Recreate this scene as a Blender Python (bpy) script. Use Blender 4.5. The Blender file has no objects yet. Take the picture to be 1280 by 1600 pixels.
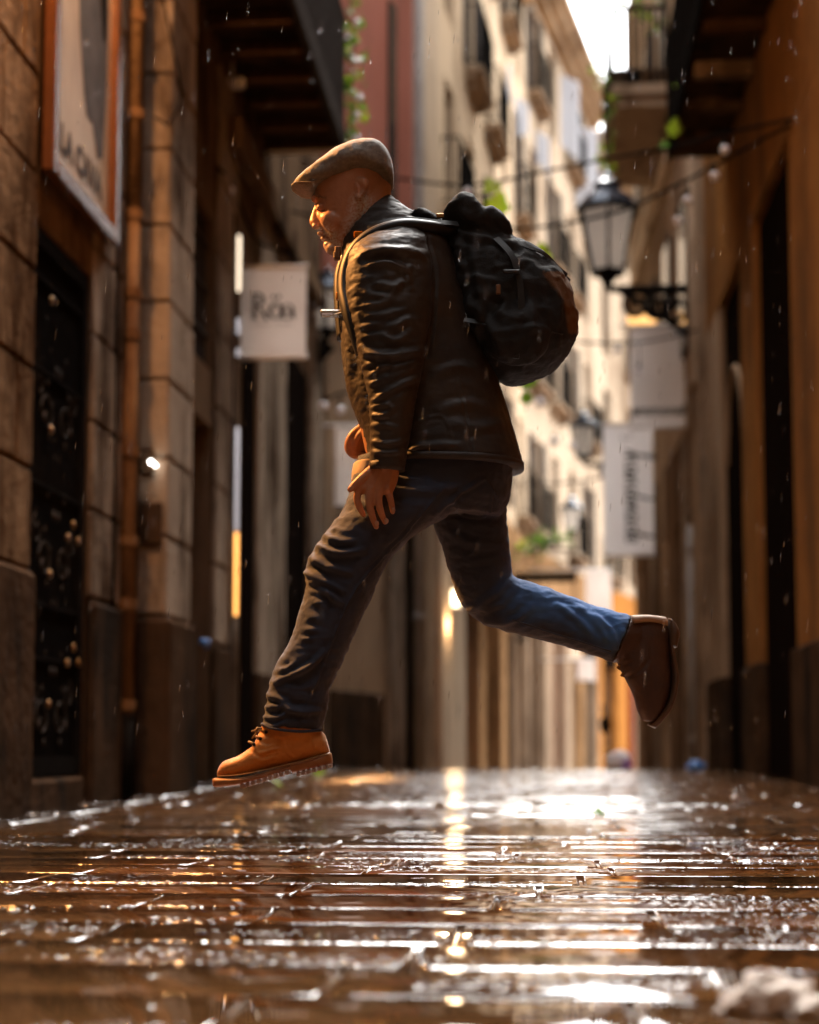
import bpy, bmesh, math, random
import numpy as np
from mathutils import Vector, Matrix, noise as mnoise
R = math.radians
random.seed(7)
scn = bpy.context.scene
COL = scn.collection

# ------------------------------------------------------------ camera
FPX = 2667.0                      # focal length in photo pixels (50 mm on 24 x 30 mm)
CAM = Vector((0.0, 0.0, 0.324))
YAW = math.atan(210 / FPX)        # street axis (+Y) runs to photo x = 850
PITCH = R(5.0)
SHIFT = 1165 - 800 - FPX * math.tan(PITCH)
FH = Vector((-math.sin(YAW), math.cos(YAW), 0))
RT = Vector((math.cos(YAW), math.sin(YAW), 0))
FW = FH * math.cos(PITCH) + Vector((0, 0, 1)) * math.sin(PITCH)
UP = -FH * math.sin(PITCH) + Vector((0, 0, 1)) * math.cos(PITCH)
cd = bpy.data.cameras.new("camera")
cam = bpy.data.objects.new("camera", cd)
COL.objects.link(cam)
cam.location = CAM
cam.rotation_euler = (R(90) + PITCH, 0, YAW)
cd.sensor_fit = 'VERTICAL'
cd.sensor_height = 30.0
cd.lens = 50.0
cd.shift_y = SHIFT / 1600
cd.clip_start = 0.05
cd.clip_end = 500
cd.dof.use_dof = True
cd.dof.focus_distance = 4.28
cd.dof.aperture_fstop = 1.6
cd.dof.aperture_blades = 0
scn.camera = cam

# ------------------------------------------------------------ light
SUN_EL, SUN_AZ = R(62), R(200)
world = bpy.data.worlds.new("World")
scn.world = world
world.use_nodes = True
wn = world.node_tree.nodes; wl = world.node_tree.links
wn.clear()
sky = wn.new("ShaderNodeTexSky"); sky.sky_type = 'NISHITA'; sky.sun_disc = False
sky.sun_elevation = SUN_EL; sky.sun_rotation = R(160)
sky.air_density = 1.0; sky.dust_density = 4.0; sky.ozone_density = 1.0
hs = wn.new("ShaderNodeHueSaturation"); hs.inputs['Saturation'].default_value = 0.10
bg = wn.new("ShaderNodeBackground"); bg.inputs['Strength'].default_value = 0.15
wo = wn.new("ShaderNodeOutputWorld")
wl.new(sky.outputs[0], hs.inputs['Color']); wl.new(hs.outputs[0], bg.inputs['Color']); wl.new(bg.outputs[0], wo.inputs[0])
sd = bpy.data.lights.new("sun", 'SUN'); sd.energy = .5; sd.angle = R(38); sd.color = (1.0, 0.93, 0.82)
sun = bpy.data.objects.new("sun", sd); COL.objects.link(sun)
# overcast: the bright part of the cloud lies up the street, light comes down it towards the camera
sv = Vector((-0.06, -0.54, -0.84)).normalized()
sun.rotation_euler = sv.to_track_quat('-Z', 'Y').to_euler()
sky.sun_elevation = math.asin(-sv.z); sky.sun_rotation = math.atan2(-sv.x, -sv.y)
scn.view_settings.view_transform = 'Standard'
scn.view_settings.look = 'None'
scn.view_settings.exposure = 2.85
scn.view_settings.gamma = 1.0
scn.view_settings.use_curve_mapping = False
scn.render.engine = 'CYCLES'
cy = scn.cycles
cy.use_denoising = True
try: cy.denoiser = 'OPENIMAGEDENOISE'
except Exception: pass
cy.max_bounces = 8; cy.diffuse_bounces = 4; cy.glossy_bounces = 4; cy.transmission_bounces = 4
cy.sample_clamp_indirect = 8.0
cy.caustics_reflective = False; cy.caustics_refractive = False
cy.use_adaptive_sampling = True; cy.adaptive_threshold = 0.02

# ------------------------------------------------------------ rays from the photo's measurements
def ray(px, py):
    return (FW * FPX + RT * (px - 640) + UP * (800 + SHIFT - py)).normalized()
def at_y(px, py, Y):
    d = ray(px, py); return CAM + d * (Y / d.y)
def at_x(px, py, X):
    d = ray(px, py); return CAM + d * (X / d.x)
MAN_D = 4.32
MAN_O = Vector((CAM.x, CAM.y, 0)) + FH * MAN_D
def m(px, py, dy=0.0):
    """photo point -> runner's own coordinates (x right, y away, z up)"""
    d = ray(px, py); t = (MAN_D + dy) / d.dot(FH); p = CAM + d * t
    q = p - MAN_O
    return Vector((q.dot(RT), q.dot(FH), q.z))

def ground_z(y):
    xs = (-20, 8, 12, 15.5, 18.5, 24, 70); zs = (0, 0, .05, .075, .075, -.01, -1.0)
    return float(np.interp(y, xs, zs))

# ------------------------------------------------------------ materials
def nodes_of(mt): return mt.node_tree.nodes, mt.node_tree.links
MATS = {}
WETK = .84; SPEC_DEF = .0
def mat(name, c1, c2=None, scale=3.0, rough=0.8, bump=0.0, bscale=40.0, metal=0.0, spec=None, stretch=(1, 1, 1),
        stain=None, stain_scale=1.2, stain_lo=.5, stain_hi=.62, rough2=None, emit=None, estr=0.0, alpha=1.0, trans=0.0, ior=1.45,
        coat=0.0, sheen=0.0, obj=False, detail=6.0, sss=0.0, dry=False):
    mt = bpy.data.materials.new(name); mt.use_nodes = True
    n, l = nodes_of(mt); b = n['Principled BSDF']
    c2 = c2 or tuple(x * .75 for x in c1)
    k_ = WETK if (emit is None and not dry) else 1.0      # everything is rain-wet and so darker than dry
    c1 = tuple(x * k_ for x in c1); c2 = tuple(x * k_ for x in c2)
    if stain: stain = tuple(x * k_ for x in stain)
    if obj:
        tc = n.new("ShaderNodeTexCoord"); src = tc.outputs['Object']
    else:
        g = n.new("ShaderNodeNewGeometry"); src = g.outputs['Position']
    mp = n.new("ShaderNodeMapping"); mp.inputs['Scale'].default_value = stretch
    l.new(src, mp.inputs[0])
    tx = n.new("ShaderNodeTexNoise"); tx.inputs['Scale'].default_value = scale; tx.inputs['Detail'].default_value = detail; tx.inputs['Roughness'].default_value = .62
    l.new(mp.outputs[0], tx.inputs['Vector'])
    cr = n.new("ShaderNodeValToRGB"); cr.color_ramp.elements[0].position = .3; cr.color_ramp.elements[1].position = .7
    cr.color_ramp.elements[0].color = (*c1, 1); cr.color_ramp.elements[1].color = (*c2, 1)
    l.new(tx.outputs[0], cr.inputs[0]); col = cr.outputs[0]
    if stain:
        t2 = n.new("ShaderNodeTexNoise"); t2.inputs['Scale'].default_value = stain_scale; t2.inputs['Detail'].default_value = 9; t2.inputs['Roughness'].default_value = .7
        mp2 = n.new("ShaderNodeMapping"); mp2.inputs['Scale'].default_value = (1, 1, .28); mp2.inputs['Location'].default_value = (3.7, 1.3, 9.1)
        l.new(src, mp2.inputs[0]); l.new(mp2.outputs[0], t2.inputs['Vector'])
        mr = n.new("ShaderNodeMapRange"); mr.inputs['From Min'].default_value = stain_lo; mr.inputs['From Max'].default_value = stain_hi
        l.new(t2.outputs[0], mr.inputs[0])
        mx = n.new("ShaderNodeMix"); mx.data_type = 'RGBA'
        l.new(mr.outputs[0], mx.inputs['Factor']); l.new(col, mx.inputs[6]); mx.inputs[7].default_value = (*stain, 1)
        col = mx.outputs[2]
    l.new(col, b.inputs['Base Color'])
    b.inputs['Roughness'].default_value = rough
    if rough2 is not None:
        mr2 = n.new("ShaderNodeMapRange"); mr2.inputs['From Min'].default_value = .35; mr2.inputs['From Max'].default_value = .65
        mr2.inputs['To Min'].default_value = rough; mr2.inputs['To Max'].default_value = rough2
        l.new(tx.outputs[0], mr2.inputs[0]); l.new(mr2.outputs[0], b.inputs['Roughness'])
    b.inputs['Metallic'].default_value = metal
    b.inputs['Specular IOR Level'].default_value = (SPEC_DEF if spec is None and rough > .3 and not obj and not dry else .5) if spec is None else spec
    b.inputs['IOR'].default_value = ior
    b.inputs['Alpha'].default_value = alpha
    b.inputs['Transmission Weight'].default_value = trans
    b.inputs['Coat Weight'].default_value = coat
    b.inputs['Sheen Weight'].default_value = sheen
    b.inputs['Subsurface Weight'].default_value = sss
    if sss: b.inputs['Subsurface Radius'].default_value = (.01, .004, .002)
    if emit:
        b.inputs['Emission Color'].default_value = (*emit, 1); b.inputs['Emission Strength'].default_value = estr
    if bump:
        t3 = n.new("ShaderNodeTexNoise"); t3.inputs['Scale'].default_value = bscale; t3.inputs['Detail'].default_value = 5
        l.new(mp.outputs[0], t3.inputs['Vector'])
        bp = n.new("ShaderNodeBump"); bp.inputs['Strength'].default_value = 1.0; bp.inputs['Distance'].default_value = bump
        l.new(t3.outputs[0], bp.inputs['Height']); l.new(bp.outputs[0], b.inputs['Normal'])
    MATS[name] = mt
    return mt

STONE = mat("warm_stone", (.30, .19, .11), (.20, .125, .07), 2.2, .62, .014, 16, stain=(.07, .038, .02), stain_scale=2.2, stain_lo=.46, stain_hi=.62, rough2=.8)
STONE2 = mat("grey_stone", (.44, .345, .26), (.30, .23, .17), 2.0, .6, .014, 15, stain=(.075, .05, .034), stain_scale=2.0, stain_lo=.46, stain_hi=.62, rough2=.8)
PLINTH = mat("dark_plinth_stone", (.10, .06, .036), (.045, .028, .018), 3.0, .5, .014, 16, stain=(.03, .024, .02), stain_scale=2.0, rough2=.6)
OCHRE = mat("ochre_render", (.36, .17, .055), (.26, .12, .04), 1.5, .75, .008, 14, stain=(.16, .085, .04), stain_scale=1.0)
BROWN = mat("brown_render", (.21, .135, .085), (.14, .09, .055), 1.8, .7, .004, 30, stain=(.04, .025, .017), stain_scale=1.2)
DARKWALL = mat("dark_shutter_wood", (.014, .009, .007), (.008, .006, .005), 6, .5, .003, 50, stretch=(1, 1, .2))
CREAM = mat("cream_render", (.80, .62, .43), (.68, .51, .34), .8, .85, .003, 20, stain=(.36, .25, .16), stain_scale=.5, stain_lo=.5, stain_hi=.66)
CREAM2 = mat("pale_render", (.78, .62, .45), (.62, .48, .34), .8, .85, .003, 20, stain=(.34, .24, .16), stain_scale=.6)
TAUPE = mat("taupe_render", (.48, .345, .23), (.34, .24, .16), 1.0, .8, .004, 20, stain=(.17, .115, .075), stain_scale=1.3)
WARMB = mat("warm_shopfront_render", (.50, .29, .14), (.34, .19, .09), 1.2, .8, .004, 20, stain=(.16, .085, .04), stain_scale=1.0)
REDD = mat("faded_red_door", (.30, .06, .025), (.2, .04, .02), 3, .6, .001, 40)
PINK = mat("pink_render", (.48, .19, .14), (.40, .155, .11), .9, .85, .002, 20, stain=(.36, .15, .11), stain_scale=.8)
IRON = mat("black_iron", (.010, .009, .009), (.016, .014, .012), 20, .7, .001, 120, spec=0)
IRON_G = mat("grey_painted_iron", (.085, .075, .07), (.05, .044, .04), 10, .7, .001, 120, spec=0)
GLASSD = mat("dark_window_glass", (.02, .022, .026), (.03, .03, .035), 2, .08, 0)
WOOD = mat("brown_wood", (.12, .065, .035), (.07, .04, .022), 4, .5, .002, 60, stretch=(4, 4, .4))
WHITEP = mat("white_paint", (.78, .76, .74), (.68, .66, .64), 3, .6, .001, 60, dry=True)
CLOTHW = mat("white_banner_cloth", (.80, .74, .70), (.72, .66, .62), 2.5, .85, .004, 12, dry=True)
CLOTHG = mat("grey_banner_cloth", (.92, .90, .90), (.86, .84, .84), 2.5, .85, .004, 12, dry=True)
INK = mat("dark_ink", (.03, .028, .027), None, 5, .8)
INKG = mat("grey_ink", (.28, .26, .25), None, 5, .8)
SHEET = mat("white_sheet_cloth", (.80, .80, .83), (.72, .72, .76), 1.5, .9, .01, 6)
PIPE = mat("ochre_painted_pipe", (.24, .135, .065), (.16, .085, .042), 5, .45, .002, 60, stain=(.09, .045, .025), stain_scale=3)
PIPEG = mat("grey_zinc_pipe", (.42, .39, .36), (.32, .29, .27), 4, .5, .002, 50)
LEAF = mat("ivy_leaf", (.14, .28, .02), (.08, .17, .015), 8, .4, 0, dry=True)
LEAFY = mat("yellow_green_leaf", (.34, .42, .02), (.2, .32, .02), 8, .4, 0, dry=True)
STEM = mat("vine_stem", (.05, .06, .02), None, 8, .7)
BULB = mat("milky_bulb_glass", (.88, .86, .90), (.8, .79, .84), 3, .12, 0, coat=1.0, dry=True)
CABLE = mat("black_cable", (.015, .014, .014), None, 8, .35)
LGLASS = mat("frosted_lantern_glass", (.97, .93, .88), (.94, .90, .84), 3, .35, 0, dry=True, emit=(1, .88, .76), estr=.045)  # weak glow added so the unlit glass looks bright
LTOP = mat("wet_lantern_roof", (.03, .04, .06), (.05, .06, .085), 8, .16, .002, 40, metal=.3)
BRASS = mat("aged_brass", (.40, .20, .06), (.25, .12, .04), 20, .35, 0, metal=.8)

def make_translucent(mt, fac=.5):
    n, l = nodes_of(mt); b = n['Principled BSDF']; out = [x for x in n if x.type == 'OUTPUT_MATERIAL'][0]
    tr = n.new("ShaderNodeBsdfTranslucent"); src = b.inputs['Base Color'].links[0].from_socket; l.new(src, tr.inputs['Color'])
    ms = n.new("ShaderNodeMixShader"); ms.inputs[0].default_value = fac
    l.new(b.outputs[0], ms.inputs[1]); l.new(tr.outputs[0], ms.inputs[2]); l.new(ms.outputs[0], out.inputs['Surface'])
for mt_, f_ in ((CLOTHW, .7), (CLOTHG, .8), (SHEET, .4), (LGLASS, .8), (LEAF, .35), (LEAFY, .4)): make_translucent(mt_, f_)

# ------------------------------------------------------------ mesh helpers
class MB:
    def __init__(s): s.v = []; s.f = []; s.mi = []; s.cur = 0
    def add(s, vs, fs):
        o = len(s.v); s.v += [tuple(v) for v in vs]; s.f += [tuple(i + o for i in f) for f in fs]; s.mi += [s.cur] * len(fs); return s
    def box(s, x0, x1, y0, y1, z0, z1):
        v = [(x0, y0, z0), (x1, y0, z0), (x1, y1, z0), (x0, y1, z0), (x0, y0, z1), (x1, y0, z1), (x1, y1, z1), (x0, y1, z1)]
        return s.add(v, [(0, 3, 2, 1), (4, 5, 6, 7), (0, 1, 5, 4), (1, 2, 6, 5), (2, 3, 7, 6), (3, 0, 4, 7)])
    def bevbox(s, x0, x1, y0, y1, z0, z1, b=.01):
        # chamfered box : 24 verts
        X = (x0, x1); Y = (y0, y1); Z = (z0, z1); vs = []; idx = {}
        for i in (0, 1):
            for j in (0, 1):
                for k in (0, 1):
                    sx = b if i == 0 else -b; sy = b if j == 0 else -b; sz = b if k == 0 else -b
                    for a in range(3):
                        p = [X[i] + sx, Y[j] + sy, Z[k] + sz]
                        p[a] = (X, Y, Z)[a][(i, j, k)[a]]
                        idx[(i, j, k, a)] = len(vs); vs.append(tuple(p))
        fs = []
        for a in range(3):
            o1, o2 = [q for q in range(3) if q != a]
            for e in (0, 1):
                loop = []
                for u, w in ((0, 0), (1, 0), (1, 1), (0, 1)):
                    c = [0, 0, 0]; c[a] = e; c[o1] = u; c[o2] = w; loop.append(idx[(*c, a)])
                fs.append(tuple(loop))
        for a in range(3):       # edges along axis a
            o1, o2 = [q for q in range(3) if q != a]
            for u in (0, 1):
                for w in (0, 1):
                    c0 = [0, 0, 0]; c0[o1] = u; c0[o2] = w; c1 = list(c0); c1[a] = 1
                    fs.append((idx[(*c0, o1)], idx[(*c1, o1)], idx[(*c1, o2)], idx[(*c0, o2)]))
        for i in (0, 1):
            for j in (0, 1):
                for k in (0, 1): fs.append((idx[(i, j, k, 0)], idx[(i, j, k, 1)], idx[(i, j, k, 2)]))
        return s.add(vs, fs)
    def tube(s, pts, r, n=8, caps=True):
        pts = [Vector(p) for p in pts]; rs = r if isinstance(r, (list, tuple)) else [r] * len(pts)
        vs = []; prev = None
        for i, p in enumerate(pts):
            t = (pts[min(i + 1, len(pts) - 1)] - pts[max(i - 1, 0)]).normalized()
            if prev is None:
                a = Vector((0, 0, 1)) if abs(t.z) < .9 else Vector((1, 0, 0)); u = t.cross(a).normalized()
            else:
                u = (prev - t * prev.dot(t)).normalized()
            prev = u; w = t.cross(u)
            for k in range(n):
                an = 2 * math.pi * k / n; vs.append(p + (u * math.cos(an) + w * math.sin(an)) * rs[i])
        fs = []
        for i in range(len(pts) - 1):
            for k in range(n):
                a = i * n + k; b = i * n + (k + 1) % n; fs.append((a, b, b + n, a + n))
        if caps: fs.append(tuple(range(n))[::-1]); fs.append(tuple(range((len(pts) - 1) * n, len(pts) * n)))
        return s.add(vs, fs)
    def sphere(s, c, r, nu=14, nv=9, sc=(1, 1, 1)):
        c = Vector(c); vs = []; fs = []
        for j in range(nv + 1):
            th = math.pi * j / nv
            for i in range(nu):
                ph = 2 * math.pi * i / nu
                vs.append((c.x + r * sc[0] * math.sin(th) * math.cos(ph), c.y + r * sc[1] * math.sin(th) * math.sin(ph), c.z + r * sc[2] * math.cos(th)))
        for j in range(nv):
            for i in range(nu): fs.append((j * nu + i, j * nu + (i + 1) % nu, (j + 1) * nu + (i + 1) % nu, (j + 1) * nu + i))
        return s.add(vs, fs)
    def lathe(s, prof, c=(0, 0, 0), n=6, rot=0.0):
        vs = []; fs = []
        for (r, z) in prof:
            for k in range(n):
                a = 2 * math.pi * k / n + rot; vs.append((c[0] + r * math.cos(a), c[1] + r * math.sin(a), c[2] + z))
        for j in range(len(prof) - 1):
            for k in range(n): fs.append((j * n + k, j * n + (k + 1) % n, (j + 1) * n + (k + 1) % n, (j + 1) * n + k))
        return s.add(vs, fs)
    def mesh(s, name, mats, smooth=False):
        me = bpy.data.meshes.new(name); me.from_pydata(s.v, [], s.f); me.validate()
        for mt in (mats if isinstance(mats, (list, tuple)) else [mats]): me.materials.append(mt)
        if isinstance(mats, (list, tuple)) and len(me.polygons) == len(s.mi): me.polygons.foreach_set('material_index', s.mi)
        if smooth: me.polygons.foreach_set('use_smooth', [True] * len(me.polygons))
        bm = bmesh.new(); bm.from_mesh(me); bmesh.ops.remove_doubles(bm, verts=bm.verts, dist=1e-5); bmesh.ops.recalc_face_normals(bm, faces=bm.faces); bm.to_mesh(me); bm.free()
        me.update(); return me
    def build(s, name, mats, parent=None, smooth=False, loc=(0, 0, 0), kind=None):
        return obj(name, s.mesh(name, mats, smooth), parent, loc, kind=kind)
def obj(name, me, parent=None, loc=(0, 0, 0), rot=(0, 0, 0), kind=None):
    o = bpy.data.objects.new(name, me); COL.objects.link(o); o.location = loc; o.rotation_euler = rot
    if parent: o.parent = parent
    if kind: o['kind'] = kind
    return o
def thing(name, label, cat, loc=(0, 0, 0), rz=0.0, group=None):
    o = bpy.data.objects.new(name, None); COL.objects.link(o); o.location = loc; o.rotation_euler = (0, 0, rz)
    o.empty_display_size = .1
    return tag(o, label, cat, group)
def tag(o, label, cat, group=None):
    o['label'] = label; o['category'] = cat
    if group: o['group'] = group
    return o
def lerp(a, b, t): return a + (b - a) * t
def smooth_path(pts, sub=6):
    """Catmull-Rom through tuples of any length"""
    P = [np.array(p, float) for p in pts]; out = []
    for i in range(len(P) - 1):
        p0 = P[max(i - 1, 0)]; p1 = P[i]; p2 = P[i + 1]; p3 = P[min(i + 2, len(P) - 1)]
        for k in range(sub):
            t = k / sub
            out.append(.5 * ((2 * p1) + (-p0 + p2) * t + (2 * p0 - 5 * p1 + 4 * p2 - p3) * t * t + (-p0 + 3 * p1 - 3 * p2 + p3) * t ** 3))
    out.append(P[-1]); return out

# ============================================================ THE STREET
XL, XR = -2.5, 1.93
# ---- wet stone
def wet_mat(name, dark, light, nub=1.0, rmax=.06, rmin=.015):
    mt = bpy.data.materials.new(name); mt.use_nodes = True; n, l = nodes_of(mt); b = n['Principled BSDF']
    g = n.new("ShaderNodeNewGeometry"); src = g.outputs['Position']
    def noise(sc, det, vec=(1, 1, 1), off=(0, 0, 0), rg=.6):
        mp = n.new("ShaderNodeMapping"); mp.inputs['Scale'].default_value = vec; mp.inputs['Location'].default_value = off; l.new(src, mp.inputs[0])
        t = n.new("ShaderNodeTexNoise"); t.inputs['Scale'].default_value = sc; t.inputs['Detail'].default_value = det; t.inputs['Roughness'].default_value = rg
        l.new(mp.outputs[0], t.inputs['Vector']); return t.outputs[0]
    def rng(v, a, b_, c, d):
        r = n.new("ShaderNodeMapRange"); l.new(v, r.inputs[0])
        for k, x in zip(('From Min', 'From Max', 'To Min', 'To Max'), (a, b_, c, d)): r.inputs[k].default_value = x
        return r.outputs[0]
    def math_(op, a, b_):
        x = n.new("ShaderNodeMath"); x.operation = op
        for i, v in enumerate((a, b_)):
            if hasattr(v, 'is_output'): l.new(v, x.inputs[i])
            else: x.inputs[i].default_value = v
        return x.outputs[0]
    base = noise(5, 8)
    cr = n.new("ShaderNodeValToRGB"); cr.color_ramp.elements[0].position = .32; cr.color_ramp.elements[1].position = .7
    cr.color_ramp.elements[0].color = (*dark, 1); cr.color_ramp.elements[1].color = (*light, 1)
    l.new(base, cr.inputs[0]); l.new(cr.outputs[0], b.inputs['Base Color'])
    # how much stone stands out of the water film (0 = still puddle, 1 = bare wet stone)
    pud = rng(noise(1.7, 4, (.45, 1, 1), (2.2, 5.1, 0)), .52, .70, 0.0, 1.0)
    sx = n.new('ShaderNodeSeparateXYZ'); l.new(src, sx.inputs[0]); pud = math_('MULTIPLY', pud, rng(sx.outputs['Y'], 2.40, 2.85, .05, 1))   # the near puddle
    gr = noise(75, 4, (1, 1, 1), (1, 2, 3), .65)          # grain
    rip = noise(14, 2, (1, 1, 1), (7, 2, 3), .5)          # broad undulation of the worn face
    pits = rng(noise(42, 2, (1, 1, 1), (4, 4, 4), .5), .56, .70, 0, 1)   # separate nubs and splashes
    ra = n.new("ShaderNodeAttribute"); ra.attribute_name = "rim"; rim = ra.outputs['Fac']
    wet = math_('MAXIMUM', pud, rim)
    h = math_('ADD', math_('MULTIPLY', math_('MULTIPLY', gr, wet), .0005 * nub ** .5), math_('MULTIPLY', rip, rng(pud, 0, 1, .00010, .0006)))
    sp1 = rng(noise(75, 1, (.6, 1, 1), (4, 4, 4), .4), .58, .70, 0, 1)
    h = math_('ADD', h, math_('MULTIPLY', math_('MULTIPLY', pits, rng(wet, 0, 1, .0, 1)), .0022 * nub))
    h = math_('ADD', h, math_('MULTIPLY', math_('MULTIPLY', noise(130, 2, (1, 1, 1), (2, 9, 4), .6), rim), .0015))
    h = math_('ADD', h, math_('MULTIPLY', math_('MULTIPLY', sp1, rng(noise(3.1, 2, (.3, 1, 1), (8, 1, 0)), .50, .64, 0, 1)), .0050 * nub))
    bp = n.new("ShaderNodeBump"); bp.inputs['Distance'].default_value = 1.0; bp.inputs['Strength'].default_value = .8
    l.new(h, bp.inputs['Height']); l.new(bp.outputs[0], b.inputs['Normal'])
    rr = rng(pud, 0, 1, rmin, rmax)
    rr = math_('MAXIMUM', rr, math_('MULTIPLY', rim, .10)); l.new(rr, b.inputs['Roughness']); b.inputs['IOR'].default_value = 1.5; b.inputs['Coat Weight'].default_value = 1.0; b.inputs['Coat IOR'].default_value = 1.9; l.new(rr, b.inputs['Coat Roughness']); l.new(bp.outputs[0], b.inputs['Coat Normal'])
    b.inputs['Specular IOR Level'].default_value = .8
    MATS[name] = mt; return mt
WET = wet_mat("wet_paving_stone", (.060, .026, .009), (.13, .060, .021))
WETF = wet_mat("wet_paving_far", (.07, .034, .014), (.14, .074, .034), .06, .15, .09)
WETE = wet_mat("wet_granite_edge", (.06, .046, .036), (.11, .09, .075))
ys = list(np.arange(-12, 70.1, .5))
g_ = MB()
vs = []; fs = []
for i, y in enumerate(ys):
    for x in (-40, -2.6, 2.6, 40): vs.append((x, y, ground_z(y) - .0075))
for i in range(len(ys) - 1):
    for k in range(3): fs.append((i * 4 + k, i * 4 + k + 1, i * 4 + k + 5, i * 4 + k + 4))
g_.add(vs, fs)
pave = g_.build("pavement", WETF); pave['kind'] = 'structure'
pave['label'] = 'wet brown stone paving of the narrow street'
def slab_geo(mb, x0, x1, y0, y1, z, rnd, tall=.016, rf=1.0):
    """top face slightly dished with a worn rounded rim"""
    g = .004; x0 += g; x1 -= g; y0 += g; y1 -= g
    rims = ((0.0, -tall), (.0015, -.0105), (.006, -.0062), (.012, -.0020), (.0185, -.0001), (.022, 0.0))
    dz = [rnd.uniform(-.0016, .0016) for _ in range(4)]
    def zz(x, y):
        u = (x - x0) / (x1 - x0); v = (y - y0) / (y1 - y0)
        return z + (dz[0] * (1 - u) * (1 - v) + dz[1] * u * (1 - v) + dz[2] * u * v + dz[3] * (1 - u) * v)
    nx = max(3, int((x1 - x0) / .035)); vs = []; fs = []
    ring = [(i / nx, 0) for i in range(nx)] + [(1, 0), (1, 1)] + [(1 - i / nx, 1) for i in range(1, nx)] + [(0, 1)]
    N = len(ring)
    wob = [rnd.uniform(.45, 1.5) for _ in ring]
    for ri, (ins, dp) in enumerate(rims):
        for j, (u, v) in enumerate(ring):
            k = ins * (wob[j] if ri > 1 else 1) 
            kx = k * .3; x = lerp(x0 + kx, x1 - kx, u); y = lerp(y0 + k * rf, y1 - k * .5, v)
            vs.append((x, y, zz(x, y) + dp * (wob[j] * (1 if ri < 1 else (rf if v == 0 else .5)) if ri in (1, 2, 3) else 1)))
    for ri in range(len(rims) - 1):
        for j in range(N): a = ri * N + j; b = ri * N + (j + 1) % N; fs.append((a, b, b + N, a + N))
    fs.append(tuple(range((len(rims) - 1) * N, len(rims) * N)))
    mb.add(vs, fs); mb.rim = getattr(mb, 'rim', []) + [(rf if v == 0 else .15) for _ in range(4) for (u, v) in ring] + [0.0] * (2 * N)
def rim_build(mb, name, mt, loc=(0, 0, 0), kind=None):
    me = bpy.data.meshes.new(name); me.from_pydata(mb.v, [], mb.f); me.materials.append(mt)
    me.polygons.foreach_set('use_smooth', [True] * len(me.polygons))
    rim = (mb.rim + [0.0] * len(mb.v))[:len(mb.v)]
    a = me.attributes.new("rim", 'FLOAT', 'POINT'); a.data.foreach_set('value', rim); me.update()
    return obj(name, me, pave, loc, kind=kind)
rnd = random.Random(3)
ROWF = (.08, .08, .08, .75, .95, 1.0, .12, .2, .12, .95, .15, .35, .5, .18, .4, .6, .2, .45, .6, .25, .4, .3)
y = 1.34; row = 0; far = MB(); nslab = 0
while y < 62:
    d = .30 if y < 24 else .6
    rowf = ROWF[row % len(ROWF)]; off = rnd.uniform(0, .55); x = XL + .32 - off
    xr = XR - .1 if y < 20 else 6.0
    while x < xr:
        w = rnd.uniform(.48, .78); xa = max(x, XL + .325); xb = min(x + w, xr)
        if xb - xa > .08:
            zc = ground_z(y + d / 2)
            if y < 9.4 and nslab < 260:
                mb = MB(); slab_geo(mb, -(xb - xa) / 2, (xb - xa) / 2, -d / 2, d / 2, 0, rnd, rf=(.08 if (row == 3 and xa < -.1) or (row == 4 and xa < -.55) or (row == 5 and xb < -.5) else rowf) * .68 * rnd.uniform(.7, 1.15) * (1 if y < 6 else .55))
                rim_build(mb, "slab", WET if y < 6.2 else WETF, loc=((xa + xb) / 2, y + d / 2, zc)); nslab += 1
            elif y < 24: slab_geo(far, xa, xb, y, y + d, zc, rnd, rf=rnd.uniform(.02, .12))
            else: far.box(xa + .006, xb - .006, y + .006, y + d - .006, ground_z(y + d) - .016, ground_z(y + d))
        x += w
    y += d; row += 1
rim_build(far, "far_paving", WETF, kind='stuff')
# granite edging along both walls
for (xa, xb) in ((XL, XL + .32),):
    y = 1.4; k = 0; efar = MB()
    while y < 22:
        L = rnd.uniform(.8, 1.1)
        mb = MB(); slab_geo(mb, -(xb - xa) / 2, (xb - xa) / 2, -L / 2, L / 2, .006, rnd, .022)
        rim_build(mb, "edge_stone", WETE, loc=((xa + xb) / 2, y + L / 2, ground_z(y + L / 2)))
        y += L

# ---- generic pieces
def block_wall(parent, x0, x1, y0, y1, z0, z1, course, mt, face, depth=.02, joint=.012, name="stone_block", seed=1, stagger=False, blen=None):
    """blocks proud of a wall; face: outward direction along x (+1/-1), wall plane at x0 for +1 / x1 for -1"""
    rr = random.Random(seed); z = z0; k = 0
    while z < z1 - .05:
        zt = min(z + course, z1)
        ycur = y0; first = True
        while ycur < y1 - .02:
            L = (blen or (y1 - y0)) * (rr.uniform(.85, 1.15) if blen else 1)
            if blen and first and k % 2: L *= .5
            first = False
            ye = min(ycur + L, y1)
            if y1 - ye < .12: ye = y1
            j = joint / 2; pr = rr.uniform(-.004, .006)
            mb = MB(); mb.bevbox(x0 - (pr if face < 0 else 0), x1 + (pr if face > 0 else 0), ycur + j, ye - j, z + j, zt - j, .014)
            mb.build(name, mt, parent)
            ycur = ye
        z = zt; k += 1

def railing_mb(L, h, depth, n, r=.011, ends=True):
    mb = MB()
    for zz in (.06, h): mb.box(0, L, depth - .02, depth, zz - .015, zz + .015)
    for i in range(n + 1):
        x = L * i / n; mb.box(x - r / 2, x + r / 2, depth - .017, depth - .003, .06, h)
    if ends:
        for x in (0, L):
            for zz in (.06, h): mb.box(x - .012, x + .012, 0, depth, zz - .012, zz + .012)
            for j in range(1, 5): mb.box(x - r / 2, x + r / 2, depth * j / 5 - .006, depth * j / 5 + .006, .06, h)
    return mb

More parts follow.
